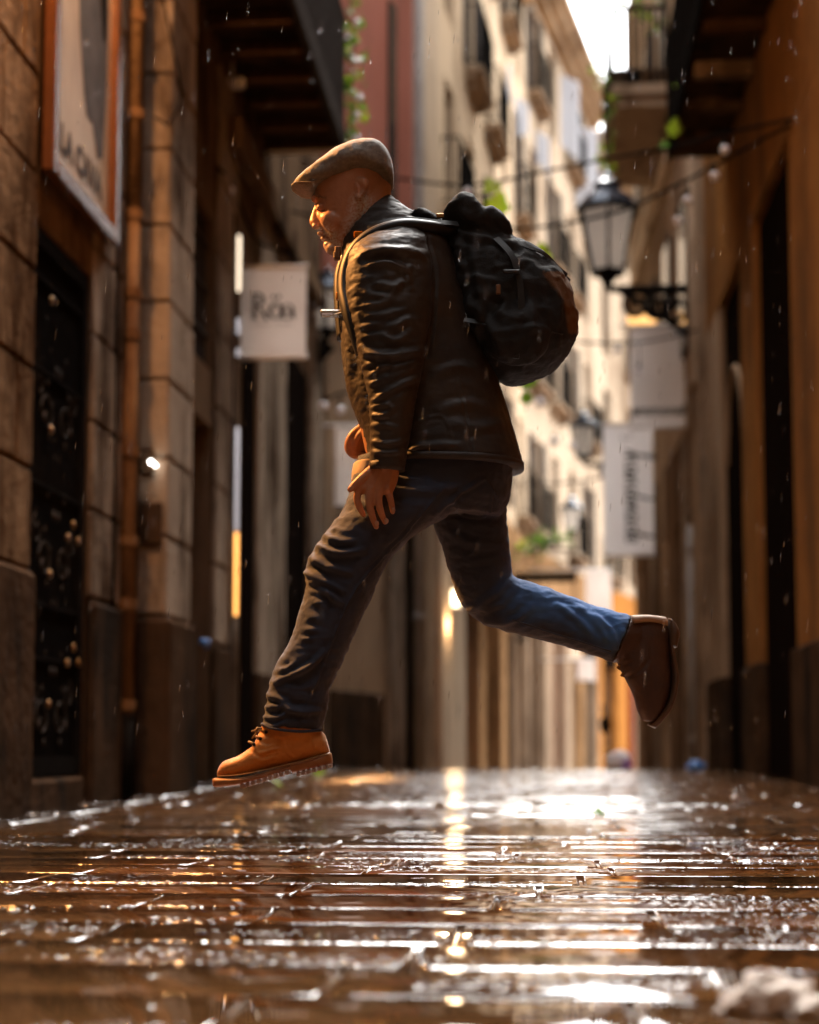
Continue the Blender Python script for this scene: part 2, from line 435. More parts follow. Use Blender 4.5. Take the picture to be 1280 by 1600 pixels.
def facade(name, label, p0, p1, z0, H, floors, bays, wallm, ground_h=4.6, base_m=None, balc=(), win_w=.95, win_h=2.1, side=1, shutters=True, thick=.6, cat="building", bays_skip=()):
    """a row-house front: local x along p0->p1, local y outwards to the street"""
    p0 = Vector(p0); p1 = Vector(p1); d = (p1 - p0); L = d.length; ang = math.atan2(d.y, d.x)
    t = thing(name, label, cat, (p0.x, p0.y, 0), ang)
    # outward is local -y for left facades (travelling +Y, street to the right)
    s = -1 if side > 0 else 1
    fh = (H - ground_h) / floors; bw = L / bays
    w = MB(); w.cur = 0
    def B(x0, x1, d0, d1, za, zb):   # d measured outwards
        ya, yb = sorted((s * d0, s * d1)); w.box(x0, x1, ya, yb, za, zb)
    rec = .26
    B(0, L, -thick, -rec, z0, H)
    # upper wall around openings
    for f in range(floors):
        zb = ground_h + f * fh
        B(0, L, -rec, 0, zb, zb + .32)
        B(0, L, -rec, 0, zb + .32 + win_h, zb + fh)
        for b in range(bays + 1):
            xa = 0 if b == 0 else (b - .5) * bw + win_w / 2 ; xb = L if b == bays else (b + .5) * bw - win_w / 2
            B(xa, xb, -rec, 0, zb + .32, zb + .32 + win_h)
    wall = w.build("wall", wallm, t)
    # ground floor piers and shop openings
    gm = MB(); rv = random.Random(int(L * 100))
    def G(mb, x0, x1, d0, d1, za, zb):
        ya, yb = sorted((s * d0, s * d1)); mb.box(x0, x1, ya, yb, za, zb)
    G(gm, 0, L, -rec, .02, 3.5, ground_h)
    for b in range(bays + 1):
        xc = b * bw; pw = bw * rv.uniform(.13, .2); pm_ = MB(); G(pm_, max(0, xc - pw), min(L, xc + bw * .2), -rec, rv.uniform(-.05, .07), z0, 3.497)
        pm_.build("shopfront_pier", (base_m or wallm, TAUPE, BROWN, base_m or wallm, CREAM2)[rv.randrange(5)], t)
        if rv.random() < .6:
            aw = MB(); G(aw, max(0, xc + bw * .22), min(L, xc + bw * .78), -rec + .1, .02, 2.45, 2.85); aw.build("shop_fascia", (WOOD, CREAM2, DARKWALL)[rv.randrange(3)], t)
    gm.build("shopfront_lintel", base_m or wallm, t)
    for b in range(bays):
        dm = MB(); G(dm, (b + .2) * bw + .03, (b + .8) * bw - .03, -rec + .003, -rec + .06, z0, 3.45)
        for q in range(1, 4):
            xx = lerp((b + .2) * bw, (b + .8) * bw, q / 4); G(dm, xx - .03, xx + .03, -rec + .06, -rec + .09, z0, 3.45)
        dm.build("shop_door", (WOOD, REDD, DARKWALL, BROWN)[b % 4], t)
    # cornice
    c = MB(); G(c, -.05, L + .05, .003, .22, H - .55, H - .38); G(c, -.08, L + .08, .003, .42, H - .38, H - .2); G(c, -.1, L + .1, .003, .6, H - .2, H - .02)
    c.build("cornice", wallm, t)
    # one window and balcony, shared
    wm = MB()
    def W(mb, x0, x1, d0, d1, za, zb):
        ya, yb = sorted((s * d0, s * d1)); mb.box(x0, x1, ya, yb, za, zb)
    hw = win_w / 2
    for x0, x1 in ((-hw, -hw + .07), (hw - .07, hw), (-.035, .035)): W(wm, x0, x1, -.2, -.14, 0, win_h)
    W(wm, -hw + .07, hw - .07, -.198, -.142, 0, .12); W(wm, -hw + .07, hw - .07, -.198, -.142, win_h - .08, win_h); W(wm, -hw + .07, hw - .07, -.195, -.145, win_h * .68, win_h * .68 + .05)
    wme = wm.mesh("window", WOOD)
    pm = MB(); W(pm, -hw, hw, -.24, -.22, 0, win_h); pme = pm.mesh("pane", GLASSD)
    sm = MB()
    for sx in (-1, 1): W(sm, sx * (hw + .02) if sx > 0 else -hw - .47, hw + .47 if sx > 0 else -hw - .02, .004, .045, .02, win_h)
    sme = sm.mesh("shutters", IRON_G)
    bd = .30
    bs = MB(); W(bs, -hw - .35, hw + .35, .004, bd, -.10, -.02); W(bs, -hw - .28, hw + .28, .004, bd * .6, -.20, -.10)
    for sx in (-hw - .1, hw + .02): W(bs, sx, sx + .06, .004, bd * .6, -.30, -.20)
    bsme = bs.mesh("balcony_slab", TAUPE)
    rm = railing_mb(win_w + .7, 1.0, bd - .02, 16)
    rm.v = [(x - hw - .35, s * y_, z) for x, y_, z in rm.v]; rme = rm.mesh("railing", IRON)
    for f in range(floors):
        for b in range(bays):
            x = (b + .5) * bw; z = ground_h + f * fh + .32
            wd = obj("window", wme, t, (x, 0, z)); obj("pane", pme, wd)
            if (f * 7 + b * 3) % 5 < 3:
                bo = obj("balcony", bsme, t, (x, 0, z)); r_ = obj("railing", rme, bo); r_['kind'] = 'stuff'
            if shutters and (f + b) % 3 == 0: obj("shutters", sme, t, (x, 0, z))
    return t, ang, s, bw, fh

# ============================================================ LEFT : stone house with the gate
def gap_wall(name_parent, X0, X1, segs, z0, z1, mt, nm="wall"):
    mb = MB()
    for (ya, yb, za, zb) in segs: mb.box(X0, X1, ya, yb, za, zb)
    return mb.build(nm, mt, name_parent)
HT = 14.0
left = thing("stone_house", "brown stone house along the left wall with iron gate and overhanging balcony", "building", (XL, 8, 0))
def LX(mb, name, mts, parent=left, **k):     # world-built mesh put under a thing at its offset
    o = mb.build(name, mts, parent, **k); o.location = -Vector(parent.location); return o
mb = MB()
G0, G1 = 8.03, 9.10; D0, D1 = 11.86, 12.62
mb.box(-3.6, 3.2, -8.2, -7.4, -.3, HT); mb.box(-3.6, -2.80, -7.398, 18.9, -.3, HT); mb.box(-2.799, -2.665, G0 + .001, G1 - .001, -.29, 2.919)                                    # unseen cross wall added to cut frontal sky fill, and core behind the recesses
mb.box(-2.797, XL, -7.397, G0, -.3, HT); mb.box(-2.797, XL, G0, G1, 2.92, HT)
mb.box(-2.797, XL, G1, D0, -.3, HT)
mb.box(-2.797, XL, D0, D1, 2.72, 3.15); mb.box(-2.797, XL, D0, D1, 4.32, HT)
mb.box(-2.797, XL, D1, 18.9, -.3, HT)
LX(mb, "wall", BROWN)
# piers of coursed blocks
class _off:      # helper so blocks are children of the house in world coordinates
    pass
def blocks(parent, x0, x1, y0, y1, z0, z1, mt, seed, course=.49, name="stone_block", blen=None):
    before = set(bpy.data.objects.keys())
    block_wall(parent, x0, x1, y0, y1, z0, z1, course, mt, +1, seed=seed, name=name, blen=blen)
    for k in set(bpy.data.objects.keys()) - before: bpy.data.objects[k].location = -Vector(parent.location)
blocks(left, XL + .002, XL + .032, 6.6, G0, 1.17, 6.0, STONE, 11, blen=.83)
blocks(left, XL + .002, XL + .032, G1 + .01, 9.98, 1.13, 5.2, STONE2, 12)
blocks(left, XL + .002, XL + .19, 10.28, 11.03, 1.12, 6.4, STONE2, 13)
blocks(left, XL + .002, XL + .03, 12.66, 13.5, 1.1, 5.6, STONE2, 14, course=.6)
for (ya, yb, dpt, zt) in ((6.6, G0 - .02, .075, 1.16), (G1 + .02, 9.96, .06, 1.12), (10.24, 11.07, .23, 1.11), (12.64, 13.52, .05, 1.08)):
    q = MB(); q.bevbox(XL + .002, XL + dpt, ya, yb, -.2, zt, .03)
    LX(q, "plinth_stone", PLINTH)
# sill and lintel of the gate
q = MB(); q.bevbox(-2.79, XL + .03, G0 + .01, G1 - .01, -.1, .16, .02); LX(q, "doorstep", PLINTH)
q = MB(); q.bevbox(-2.79, XL + .012, G0 - .05, G1 + .05, 2.925, 3.10, .012); LX(q, "lintel", STONE)
# gate
gt = thing("iron_gate", "tall black iron gate with brass studs in the near left doorway", "gate", (-2.62, (G0 + G1) / 2, .16))
def LG(mb, name, mts, parent=gt, **k):
    o = mb.build(name, mts, parent, **k); o.location = Vector((.085, 0, 0)) - Vector(parent.location); return o
q = MB()
for (ya, yb, za, zb) in ((G0 + .02, G0 + .09, .17, 2.9), (G1 - .09, G1 - .02, .17, 2.9), (G0 + .09, G1 - .09, 2.82, 2.9), (G0 + .09, G1 - .09, .17, .27)):
    q.box(-2.66, -2.58, ya, yb, za, zb)
LG(q, "gate_frame", IRON)
q = MB(); q.box(-2.74, -2.70, G0 + .02, G1 - .02, .17, 2.9); LG(q, "backing_panel", DARKWALL)
nb = 19
for i in range(nb):
    yy = lerp(G0 + .12, G1 - .12, i / (nb - 1)); q = MB(); q.box(-2.632, -2.606, yy - .009, yy + .009, .27, 2.82); LG(q, "bar", IRON)
for zz in (.75, 1.02, 1.62, 2.2, 2.66):
    q = MB(); q.box(-2.604, -2.588, G0 + .09, G1 - .09, zz, zz + .022); LG(q, "cross_bar", IRON)
def spiral(c, r, turns, ph, flip=1):
    return [Vector((c[0], c[1] + flip * r * (1 - k / 26 * .8) * math.cos(ph + turns * 2 * math.pi * k / 26), c[2] + r * (1 - k / 26 * .8) * math.sin(ph + turns * 2 * math.pi * k / 26))) for k in range(27)]
yc = (G0 + G1) / 2
for zz in (.45, 1.25, 2.0):
    q = MB()
    for fl in (1, -1):
        q.tube(spiral((-2.596, yc + fl * .16, zz), .12, 1.1, 0, fl), .005, 6); q.tube(spiral((-2.596, yc + fl * .3, zz + .15), .08, 1.2, 2, -fl), .004, 6); [q.sphere((-2.59, yc + fl * (.04 + .05 * ((j * 7) % 5)), zz + .09 * j - .2), .009 + .004 * (j % 3), 6, 4, (.5, 1, 1.6)) for j in range(7)]
    LG(q, "scrollwork", IRON_G, kind='stuff', smooth=True)
studs = [(55, 470), (122, 538), (54, 672), (124, 718), (90, 820), (82, 840), (98, 846), (52, 897), (122, 923), (90, 1012), (80, 1036), (98, 1036), (50, 1100), (122, 1108)]
for (px, py) in studs:
    p = at_x(px, py, -2.58); q = MB(); q.sphere((-2.578, p.y, p.z), .022, 10, 6, (.5, 1, 1)); LG(q, "brass_stud", BRASS, smooth=True)
# framed poster
p0 = Vector((XL, 8.33, 3.16)); PY0, PY1, PZ0, PZ1 = 8.06, 9.38, 3.16, 5.05
po = thing("framed_poster", "large beige poster in a varnished wooden frame on the left wall above the gate", "poster", (XL, 8.72, PZ0))
FRM = mat("varnished_poster_frame", (.17, .062, .022), (.12, .042, .014), 5, .25, .001, 60, coat=.5)
PAPER = mat("beige_poster_paper", (.50, .39, .28), (.42, .32, .22), 2.5, .55, 0, dry=True, stain=(.36, .27, .19), stain_scale=3, coat=.35)
PGREY = mat("grey_poster_print", (.17, .165, .17), (.10, .098, .10), 6, .6, 0)
def LP(mb, name, mts, **k):
    o = mb.build(name, mts, po, **k); o.location = -Vector(po.location); return o
for (ya, yb, za, zb) in ((PY0, PY0 + .09, PZ0, PZ1), (PY1 - .09, PY1, PZ0, PZ1), (PY0 + .092, PY1 - .092, PZ0, PZ0 + .09), (PY0 + .092, PY1 - .092, PZ1 - .09, PZ1)):
    q = MB(); q.bevbox(XL + .035, XL + .10, ya, yb, za, zb, .01); LP(q, "frame_rail", FRM)
q = MB(); q.box(XL + .034, XL + .055, PY0 + .05, PY1 - .05, PZ0 + .05, PZ1 - .05); LP(q, "paper", PAPER)
def wall_poly(name, pts, X, mt, lp, th=.002):
    vs = [(X, y_, z_) for y_, z_ in pts] + [(X + th, y_, z_) for y_, z_ in pts]; n = len(pts)
    q = MB(); q.add(vs, [tuple(range(n)), tuple(range(n, 2 * n))[::-1]] + [(i, (i + 1) % n, (i + 1) % n + n, i + n) for i in range(n)]); lp(q, name, mt)
shape = [(8.62, 4.9), (8.60, 4.5), (8.63, 4.15), (8.74, 3.83), (8.80, 3.72), (8.92, 3.72), (9.04, 3.56), (9.14, 3.6), (9.20, 4.0), (9.22, 4.5), (9.12, 4.9)]
wall_poly("printed_figure", shape, XL + .0555, PGREY, LP)
wall_poly("printed_shade", [(9.05, 4.9), (9.02, 4.55), (9.10, 4.25), (9.16, 4.3), (9.19, 4.9)], XL + .058, INK, LP)
def text_mesh(s, size, extr=.001, align='CENTER', shear=0, offset=0):
    cu = bpy.data.curves.new("t", 'FONT'); cu.body = s; cu.size = size; cu.extrude = extr; cu.align_x = align; cu.shear = shear; cu.offset = offset; cu.resolution_u = 3
    o = bpy.data.objects.new("t", cu); COL.objects.link(o); bpy.context.view_layer.update()
    me = bpy.data.meshes.new_from_object(o.evaluated_get(bpy.context.evaluated_depsgraph_get())); bpy.data.objects.remove(o); return me
tm = text_mesh("LA CAVA", .20, .001, offset=.008); tm.materials.clear(); tm.materials.append(PGREY)
to = obj("lettering", tm, po, Vector((XL + .058, 8.72, 3.36)) - Vector(po.location), (R(90), 0, R(90)))
# drainpipe, ochre
dp = thing("drainpipe", "ochre painted drainpipe with iron foot on the near left wall", "drainpipe", (XL + .07, 9.80, 0))
def pipe(th, x, y, segs, r, mt, clampz, cm):
    for (za, zb, mm, nm) in segs:
        q = MB(); q.tube([(0, 0, za), (0, 0, zb)], r, 16); q.build(nm, mm, th, smooth=True)
    for z in clampz:
        q = MB(); q.lathe([(r, z - .03), (r + .014, z - .03), (r + .014, z + .03), (r, z + .03)], n=16); q.box(-.1 if x < 0 else 0, 0 if x < 0 else .1, -.012, .012, z - .012, z + .012); q.build("clamp", cm, th)
pipe(dp, -1, 0, ((.52, 3.5, PIPE, "pipe"), (3.5, 9, STONE, "upper_pipe"), (.02, .50, IRON, "iron_foot")), .046, PIPE, (.56, 1.15, 1.52, 2.05, 2.75, 3.0, 3.48, 4.1, 4.7), PIPE)
# cables on the wall
q = MB(); q.tube([at_x(px, py, XL + .2) for px, py in ((255, 0), (268, 60), (280, 120), (284, 150), (276, 175), (262, 195), (240, 182))], .007, 6)
tag(q.build("wall_cable", CABLE, smooth=True), "loose black cable looping over the grey stone pier", "cable")
q = MB(); q.tube([(XL + .03, 9.60, 0), (XL + .03, 9.60, 7)], .018, 8)
tag(q.build("conduit", CABLE, smooth=True), "thin black conduit running up beside the ochre drainpipe", "conduit")
# plaques on the pier
for (xa, xb, ya, yb, lab) in ((218, 255, 785, 852, "larger worn grey plaque on the stone pier by the drainpipe"), (220, 243, 702, 742, "smaller dark bell plate above the worn plaque on the pier")):
    a = at_y(xa, yb, 10.28); b = at_y(xb, ya, 10.28); q = MB(); q.bevbox(max(a.x, XL + .01), b.x, 10.242, 10.278, a.z, b.z, .012)
    tag(q.build("wall_plaque", PLINTH), lab, "plaque")
q = MB(); a = at_y(219, 722, 10.2); EMW = mat("white_lit_lens", (.8, .8, .8), None, 3, .3, emit=(1, .97, .9), estr=3)
q.sphere((XL + .12, 10.14, at_y(219, 722, 10.14).z), .012, 10, 8); q.tube([(XL + .12, 10.14, at_y(219, 722, 10.14).z), (XL + .12, 10.28, at_y(219, 722, 10.14).z)], .006, 6)
tag(q.build("indicator_lamp", EMW, smooth=True), "tiny white indicator lamp beside the ochre drainpipe", "lamp")
# door and grille window beyond the pier
dd = thing("house_door", "dark narrow wooden door just past the grey stone pier", "door", (-2.7, (D0 + D1) / 2, 0))
q = MB(); q.box(-2.72, -2.66, D0 + .01, D1 - .01, 0, 2.7); o = q.build("door_leaf", DARKWALL, dd); o.location = -Vector(dd.location)
for k in range(3):
    q = MB(); q.bevbox(-2.658, -2.64, D0 + .12, D1 - .12, .2 + k * .85, .85 + k * .85, .008); o = q.build("door_panel", WOOD, dd); o.location = -Vector(dd.location)
gw = thing("grille_window", "dark window behind an iron grille above the narrow door on the left", "window", (-2.7, (D0 + D1) / 2, 3.15))
q = MB(); q.box(-2.75, -2.72, D0 + .01, D1 - .01, 3.16, 4.31); o = q.build("pane", GLASSD, gw); o.location = -Vector(gw.location)
for k in range(7):
    yy = lerp(D0 + .08, D1 - .08, k / 6); q = MB(); q.box(-2.56, -2.54, yy - .01, yy + .01, 3.16, 4.31); o = q.build("grille_bar", IRON_G, gw); o.location = -Vector(gw.location)
for zz in (3.4, 3.75, 4.1):
    q = MB(); q.box(-2.538, -2.525, D0 + .02, D1 - .02, zz, zz + .03); o = q.build("grille_rail", IRON_G, gw); o.location = -Vector(gw.location)
# pilasters and panels farther along
def YL(px, X=XL): return at_x(px, 700, X).y
for (pa, pb, mt, dpt) in ((396, 440, STONE2, .05), (478, 497, STONE2, .07)):
    q = MB(); q.bevbox(XL + .002, XL + dpt, YL(pa), YL(pb), -.2, 5.4, .01); LX(q, "pilaster", mt)
    q = MB(); q.bevbox(XL + .002, XL + dpt + .03, YL(pa) - .03, YL(pb) + .03, -.2, .95, .02); LX(q, "pilaster_base", PLINTH)
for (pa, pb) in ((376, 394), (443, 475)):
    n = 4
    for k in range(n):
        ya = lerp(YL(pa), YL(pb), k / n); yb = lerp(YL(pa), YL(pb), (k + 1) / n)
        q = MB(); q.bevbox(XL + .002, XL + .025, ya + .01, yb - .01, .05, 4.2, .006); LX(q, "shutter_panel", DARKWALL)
q = MB(); q.bevbox(XL + .002, XL + .14, 13.0, 18.9, 5.05, 5.3, .02); LX(q, "string_course", BROWN)
# slim vertical light
vs_ = thing("vertical_light", "slim vertical light strip, cream above and amber below, on the left wall by the banner", "light", (XL + .08, 13.95, 1))
EMC = mat("cream_lit_tube", (.8, .75, .65), None, 3, .3, emit=(1, .80, .58), estr=.28)
EML = mat("pale_tube", (.55, .53, .54), None, 3, .3, emit=(.9, .85, .9), estr=.09)
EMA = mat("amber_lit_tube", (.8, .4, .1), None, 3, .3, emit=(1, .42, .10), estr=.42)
VLX = XL + .07; VLY = at_x(371, 700, VLX).y
for (ya, yb, mt, nm) in ((368, 455, EMC, "cream_tube"), (498, 522, EML, "pale_tube"), (545, 556, EML, "pale_tube"), (668, 828, EML, "pale_tube"), (832, 962, EMA, "amber_tube"), (968, 1036, STONE2, "housing")):
    a = at_y(366, yb, VLY); b = at_y(374, ya, VLY)
    q = MB(); q.tube([(VLX, VLY, a.z), (VLX, VLY, b.z)], .014, 10); o = q.build(nm, mt, vs_, smooth=True); o.location = -Vector(vs_.location)
q = MB(); a = at_y(366, 1040, VLY); b = at_y(374, 335, VLY); q.box(XL + .032, XL + .045, VLY - .03, VLY + .03, a.z, b.z); o = q.build("back_rail", IRON_G, vs_); o.location = -Vector(vs_.location)

# left balcony
lb = thing("left_balcony", "deep dark balcony with grey iron railing overhanging at upper left", "balcony", (XL, 10.4, 5.72))
def LB(mb, name, mts, **k):
    o = mb.build(name, mts, lb, **k); o.location = -Vector(lb.location); return o
BX = -1.80
q = MB(); q.box(XL + .003, BX, 10.4, 15.2, 5.83, 5.95); LB(q, "floor_slab", PLINTH)
y_ = 10.6
while y_ < 15.1:
    q = MB(); q.bevbox(XL + .004, BX - .05, y_, y_ + .1, 5.72, 5.828, .01); LB(q, "joist", WOOD); y_ += .55
q = MB(); q.bevbox(BX - .045, BX + .02, 10.4, 15.24, 5.74, 5.97, .01); LB(q, "edge_beam", IRON_G)
q = MB(); q.bevbox(BX - .045, BX + .012, 10.4, 15.22, 7.0, 7.06, .01); LB(q, "handrail", IRON_G)
rail = MB(); yy = 10.5
for k in range(78):
    yy = 10.45 + k * .0615; rail.box(BX - .015, BX + .003, yy - .012, yy + .012, 5.97, 7.0)
LB(rail, "railing_bars", IRON_G, kind='stuff')
rail = MB(); rail.box(BX - .022, BX - .017, 10.45, 15.2, 5.97, 6.9); LB(rail, "railing_screen", IRON_G)
q = MB()
for xx in np.linspace(XL + .05, BX - .06, 9): q.box(xx - .009, xx + .009, 15.19, 15.21, 5.95, 7.0)
q.box(XL + .003, BX - .05, 15.18, 15.22, 7.0, 7.05); LB(q, "end_railing", IRON_G, kind='stuff')
q = MB(); a = at_y(360, 184, 14.75); b = at_y(502, 184, 14.75); q.tube([(XL + .01, 14.75, 5.62), (BX + .02, 14.75, 5.62)], .018, 8); LB(q, "tie_rod", PIPEG, smooth=True)
q = MB(); a = at_y(345, 85, 13.2); q.bevbox(a.x, a.x + .2, 13.15, 13.25, 5.60, 5.69, .02)
q.tube([(a.x + .1, 13.2, 5.69), (a.x + .1, 13.2, 5.83)], .012, 6)
tag(q.build("floodlight", WHITEP), "small white floodlight fixed under the left balcony", "floodlight")

# ============================================================ ivy and leaves
def leaf_mesh(name, mt, L=.1, seed=0):
    rr = random.Random(seed); pr = [(0, 0), (.32, .18), (.5, .48), (.30, .62), (.22, .8), (0, 1.0)]
    vs = []; fs = []
    left_ = [(-a, b) for a, b in pr]; n = len(pr)
    for a, b in pr: vs.append((a * L, b * L, -abs(a) * L * .35))
    for a, b in pr: vs.append((0, b * L, .02 * L))
    for a, b in left_: vs.append((a * L, b * L, -abs(a) * L * .3))
    for i in range(n - 1): fs += [(n + i, i, i + 1, n + i + 1), (2 * n + i, n + i, n + i + 1, 2 * n + i + 1)]
    me = bpy.data.meshes.new(name); me.from_pydata(vs, [], fs); me.materials.append(mt); me.polygons.foreach_set('use_smooth', [True] * len(me.polygons)); return me
LM = leaf_mesh("leaf", LEAF, .13); LMY = leaf_mesh("leaf", LEAFY, .14)
def strand(name, label, cat, pts, leaves, stem_r=.006, group=None):
    """pts: world points of the stem; leaves: (point, size, yellow?)"""
    t = thing(name, label, cat, pts[0], 0, group)
    sp = [Vector(p) for p in smooth_path([tuple(p) for p in pts], 5)]
    q = MB(); q.tube(sp, stem_r, 5); o = q.build("stem", STEM, t, smooth=True); o.location = -Vector(t.location)
    rr = random.Random(len(leaves))
    for (p, s, yel) in leaves:
        o = obj("leaf", LMY if yel else LM, t, Vector(p) - Vector(t.location), (rr.uniform(.9, 2.0), rr.uniform(-.5, .5), rr.uniform(-.8, .8)))
        o.scale = (s, s, s)
    return t
def bunch(name, label, cat, centre_pts, n, spread, size, mt_y=.3, seed=1):
    """dense ivy: stem + one foliage part of many leaves"""
    rr = random.Random(seed); t = thing(name, label, cat, centre_pts[0])
    sp = [Vector(p) for p in smooth_path([tuple(p) for p in centre_pts], 6)]
    q = MB(); q.tube(sp, .01, 5); o = q.build("stem", STEM, t, smooth=True); o.location = -Vector(t.location)
    mb = MB()
    for i in range(n):
        c = sp[rr.randrange(len(sp))] + Vector((rr.gauss(0, spread), rr.gauss(0, spread), rr.gauss(0, spread * 1.2)))
        me = LMY if rr.random() < mt_y else LM; s = size * rr.uniform(.6, 1.3)
        M_ = Matrix.Translation(c) @ Matrix.Rotation(rr.uniform(0, 6.3), 4, 'Z') @ Matrix.Rotation(rr.uniform(.4, 2.2), 4, 'X') @ Matrix.Scale(s, 4)
        mb.cur = 1 if me is LMY else 0
        mb.add([M_ @ v.co for v in me.vertices], [tuple(p.vertices) for p in me.polygons])
    o = mb.build("foliage", [LEAF, LEAFY], t, kind='stuff'); o.location = -Vector(t.location); return t
bunch("ivy", "green ivy trailing down the far end of the left balcony", "ivy", [at_y(px, py, 15.3) for px, py in ((544, -60), (547, 20), (552, 70), (548, 110), (550, 160), (545, 200), (548, 222))], 130, .055, .62, .25, 4)
wfl = thing("ivy_fairy_lights", "small white bulbs strung through the ivy on the left balcony", "string lights", at_y(560, 20, 15.3))
for (px, py) in ((558, 35), (543, 60), (551, 92), (563, 95), (537, 108), (562, 153), (558, 180), (514, 181), (557, 216)):
    q = MB(); q.sphere(at_y(px, py, 15.22), .030, 10, 7); o = q.build("bulb", BULB, wfl, smooth=True); o.location = -Vector(wfl.location)
bunch("ivy_tuft", "tiny ivy tuft on the edge of the left balcony beam", "ivy", [at_y(px, py, 14.8) for px, py in ((513, 178), (513, 200))], 9, .025, .5, .4, 9)

# ============================================================ LEFT : pink house (street narrows)
def along(p0, p1, px):
    """distance along p0->p1 where photo column px meets it"""
    d = ray(px, 1165); p0 = Vector((*p0, 0)); p1 = Vector((*p1, 0)); e = (p1 - p0)
    den = d.x * e.y - d.y * e.x; t = ((p0.x * e.y - p0.y * e.x)) / den; hit = Vector((d.x * t, d.y * t, 0)); return (hit - p0).length
P0, P1 = (-2.42, 19.0), (-1.46, 23.2)
e = Vector((P1[0] - P0[0], P1[1] - P0[1])); Lp = e.length
pk = thing("pink_house", "pink rendered house with stone ground storey behind the runner", "building", (P0[0], P0[1], 0), math.atan2(e.y, e.x))
q = MB(); q.box(0, Lp, 0, 1.5, -.6, 5.4); q.build("ground_storey", TAUPE, pk)
q = MB(); q.box(0, Lp, .01, 1.5, 5.4, 15.5); q.build("pink_wall", PINK, pk)
q = MB(); q.bevbox(-.02, Lp + .02, -.10, .005, 5.3, 5.55, .02); q.build("string_course", STONE2, pk)
q = MB(); q.bevbox(.02, along(P0, P1, 596), -.05, -.003, -.5, .95, .02); q.build("plinth_stone", PLINTH, pk)
ua, ub = along(P0, P1, 608), along(P0, P1, 626); q = MB(); q.bevbox(ua, ub, -.07, -.003, -.5, 5.2, .01); q.build("pilaster", STONE2, pk)
ua, ub = along(P0, P1, 628), along(P0, P1, 660); q = MB(); q.box(ua, ub, -.04, -.003, -.5, 3.6); q.build("dark_door", DARKWALL, pk)
ua, ub = along(P0, P1, 654), Lp; q = MB(); q.box(ua, ub, -.03, .0, 5.6, 15); q.build("corner_strip", CREAM2, pk)
gp = thing("zinc_drainpipe", "pale grey zinc drainpipe down the pink house", "drainpipe", at_y(640, 1165, 22.2).to_3d() * 1)
gp.location = (at_y(640, 600, 22.2).x, 22.2, 0)
pipe(gp, -1, 0, ((0.0, 15, PIPEG, "pipe"),), .075, PIPEG, (2, 4.3, 7.4, 10.5), PIPEG)
gp.location = Vector((P0[0], P0[1], 0)) + Vector((e.x, e.y, 0)).normalized() * along(P0, P1, 640) + Vector((.12, -.03, 0))
q = MB(); c = at_y(608, 175, 21.2); 
ua, ub = along(P0, P1, 606), along(P0, P1, 617); q = MB(); q.box(ua, ub, -.02, .012, 7.2, 9.9); q.build("slit_window", GLASSD, pk)

# ============================================================ LEFT, farther: cream houses turning right
A0, A1 = (-1.46, 23.35), (-.35, 36.0)
B1 = (1.4, 45.5); C1 = (4.6, 57.0)
tA, angA, sA, bwA, fhA = facade("cream_house", "tall cream house with rows of iron balconies in the middle distance", A0, A1, -1.2, 17.0, 4, 5, CREAM, base_m=WARMB, balc='all')
tB, *_ = facade("pale_house", "pale rendered house where the street bends right", A1, B1, -1.5, 17.6, 4, 4, CREAM2, base_m=WARMB, balc='all', shutters=True)
ORW = mat("lamplit_ochre_render", (.62, .27, .07), (.5, .2, .05), 1.0, .7, .003, 20, stain=(.35, .15, .05), stain_scale=.7)  # ochre wall, its lamplight put into the colour as brighter orange
tC, *_ = facade("orange_house", "far house at the end of the view, ground floor coloured orange for lamplight", B1, C1, -1.8, 17.0, 4, 4, CREAM2, base_m=ORW, balc='all', shutters=False)
# plain cream wall + lit sign by the first bay
q = MB(); q.box(.05, bwA * .98, -.06, -.035, -.6, 3.3); q.build("plain_wall", CREAM2, tA)
EMS = mat("lit_sign_face", (.9, .85, .75), None, 3, .3, emit=(1, .80, .5), estr=.9)
sg = thing("lit_shop_sign", "bright white lit box sign sticking out over the first shop past the pink house", "sign", at_y(695, 935, 24.4))
a = at_y(674, 948, 24.4); b = at_y(718, 922, 24.4)
q = MB(); q.box(a.x, b.x, 24.4, 24.5, a.z, b.z); o = q.build("light_face", EMS, sg); o.location = -Vector(sg.location)
q = MB()
for (xa, xb, za, zb) in ((a.x - .025, b.x + .025, b.z, b.z + .025), (a.x - .025, b.x + .025, a.z - .025, a.z), (a.x - .025, a.x, a.z, b.z), (b.x, b.x + .025, a.z, b.z)): q.box(xa, xb, 24.39, 24.51, za, zb)
o = q.build("sign_frame", BRASS, sg); o.location = -Vector(sg.location)
q = MB(); q.sphere(at_y(692, 890, 25.2), .09, 12, 8, (1.3, 1, .7)); c = at_y(692, 890, 25.2); q.tube([c, (c.x - .35, c.y, c.z + .1)], .012, 6)
tag(q.build("amber_lamp", EMA, smooth=True), "small amber wall lamp just above the lit box sign", "lamp")
ad = thing("amber_reveal_glow", "thin glowing strip put in for warm light on the door reveal at the corner of the pink house", "light", (P1[0] + .05, P1[1], 0))
a = at_y(663, 1195, 23.25); b = at_y(670, 905, 23.25); q = MB(); q.box(a.x, b.x, 23.22, 23.26, a.z, b.z); o = q.build("painted_glow", EMA, ad); o.location = -Vector(ad.location)  # glowing strip stands in for warm light on the door reveal
q = MB(); q.box(a.x - .02, b.x + .02, 23.262, 23.30, a.z, b.z + .03); o = q.build("glow_backing", IRON_G, ad); o.location = -Vector(ad.location)
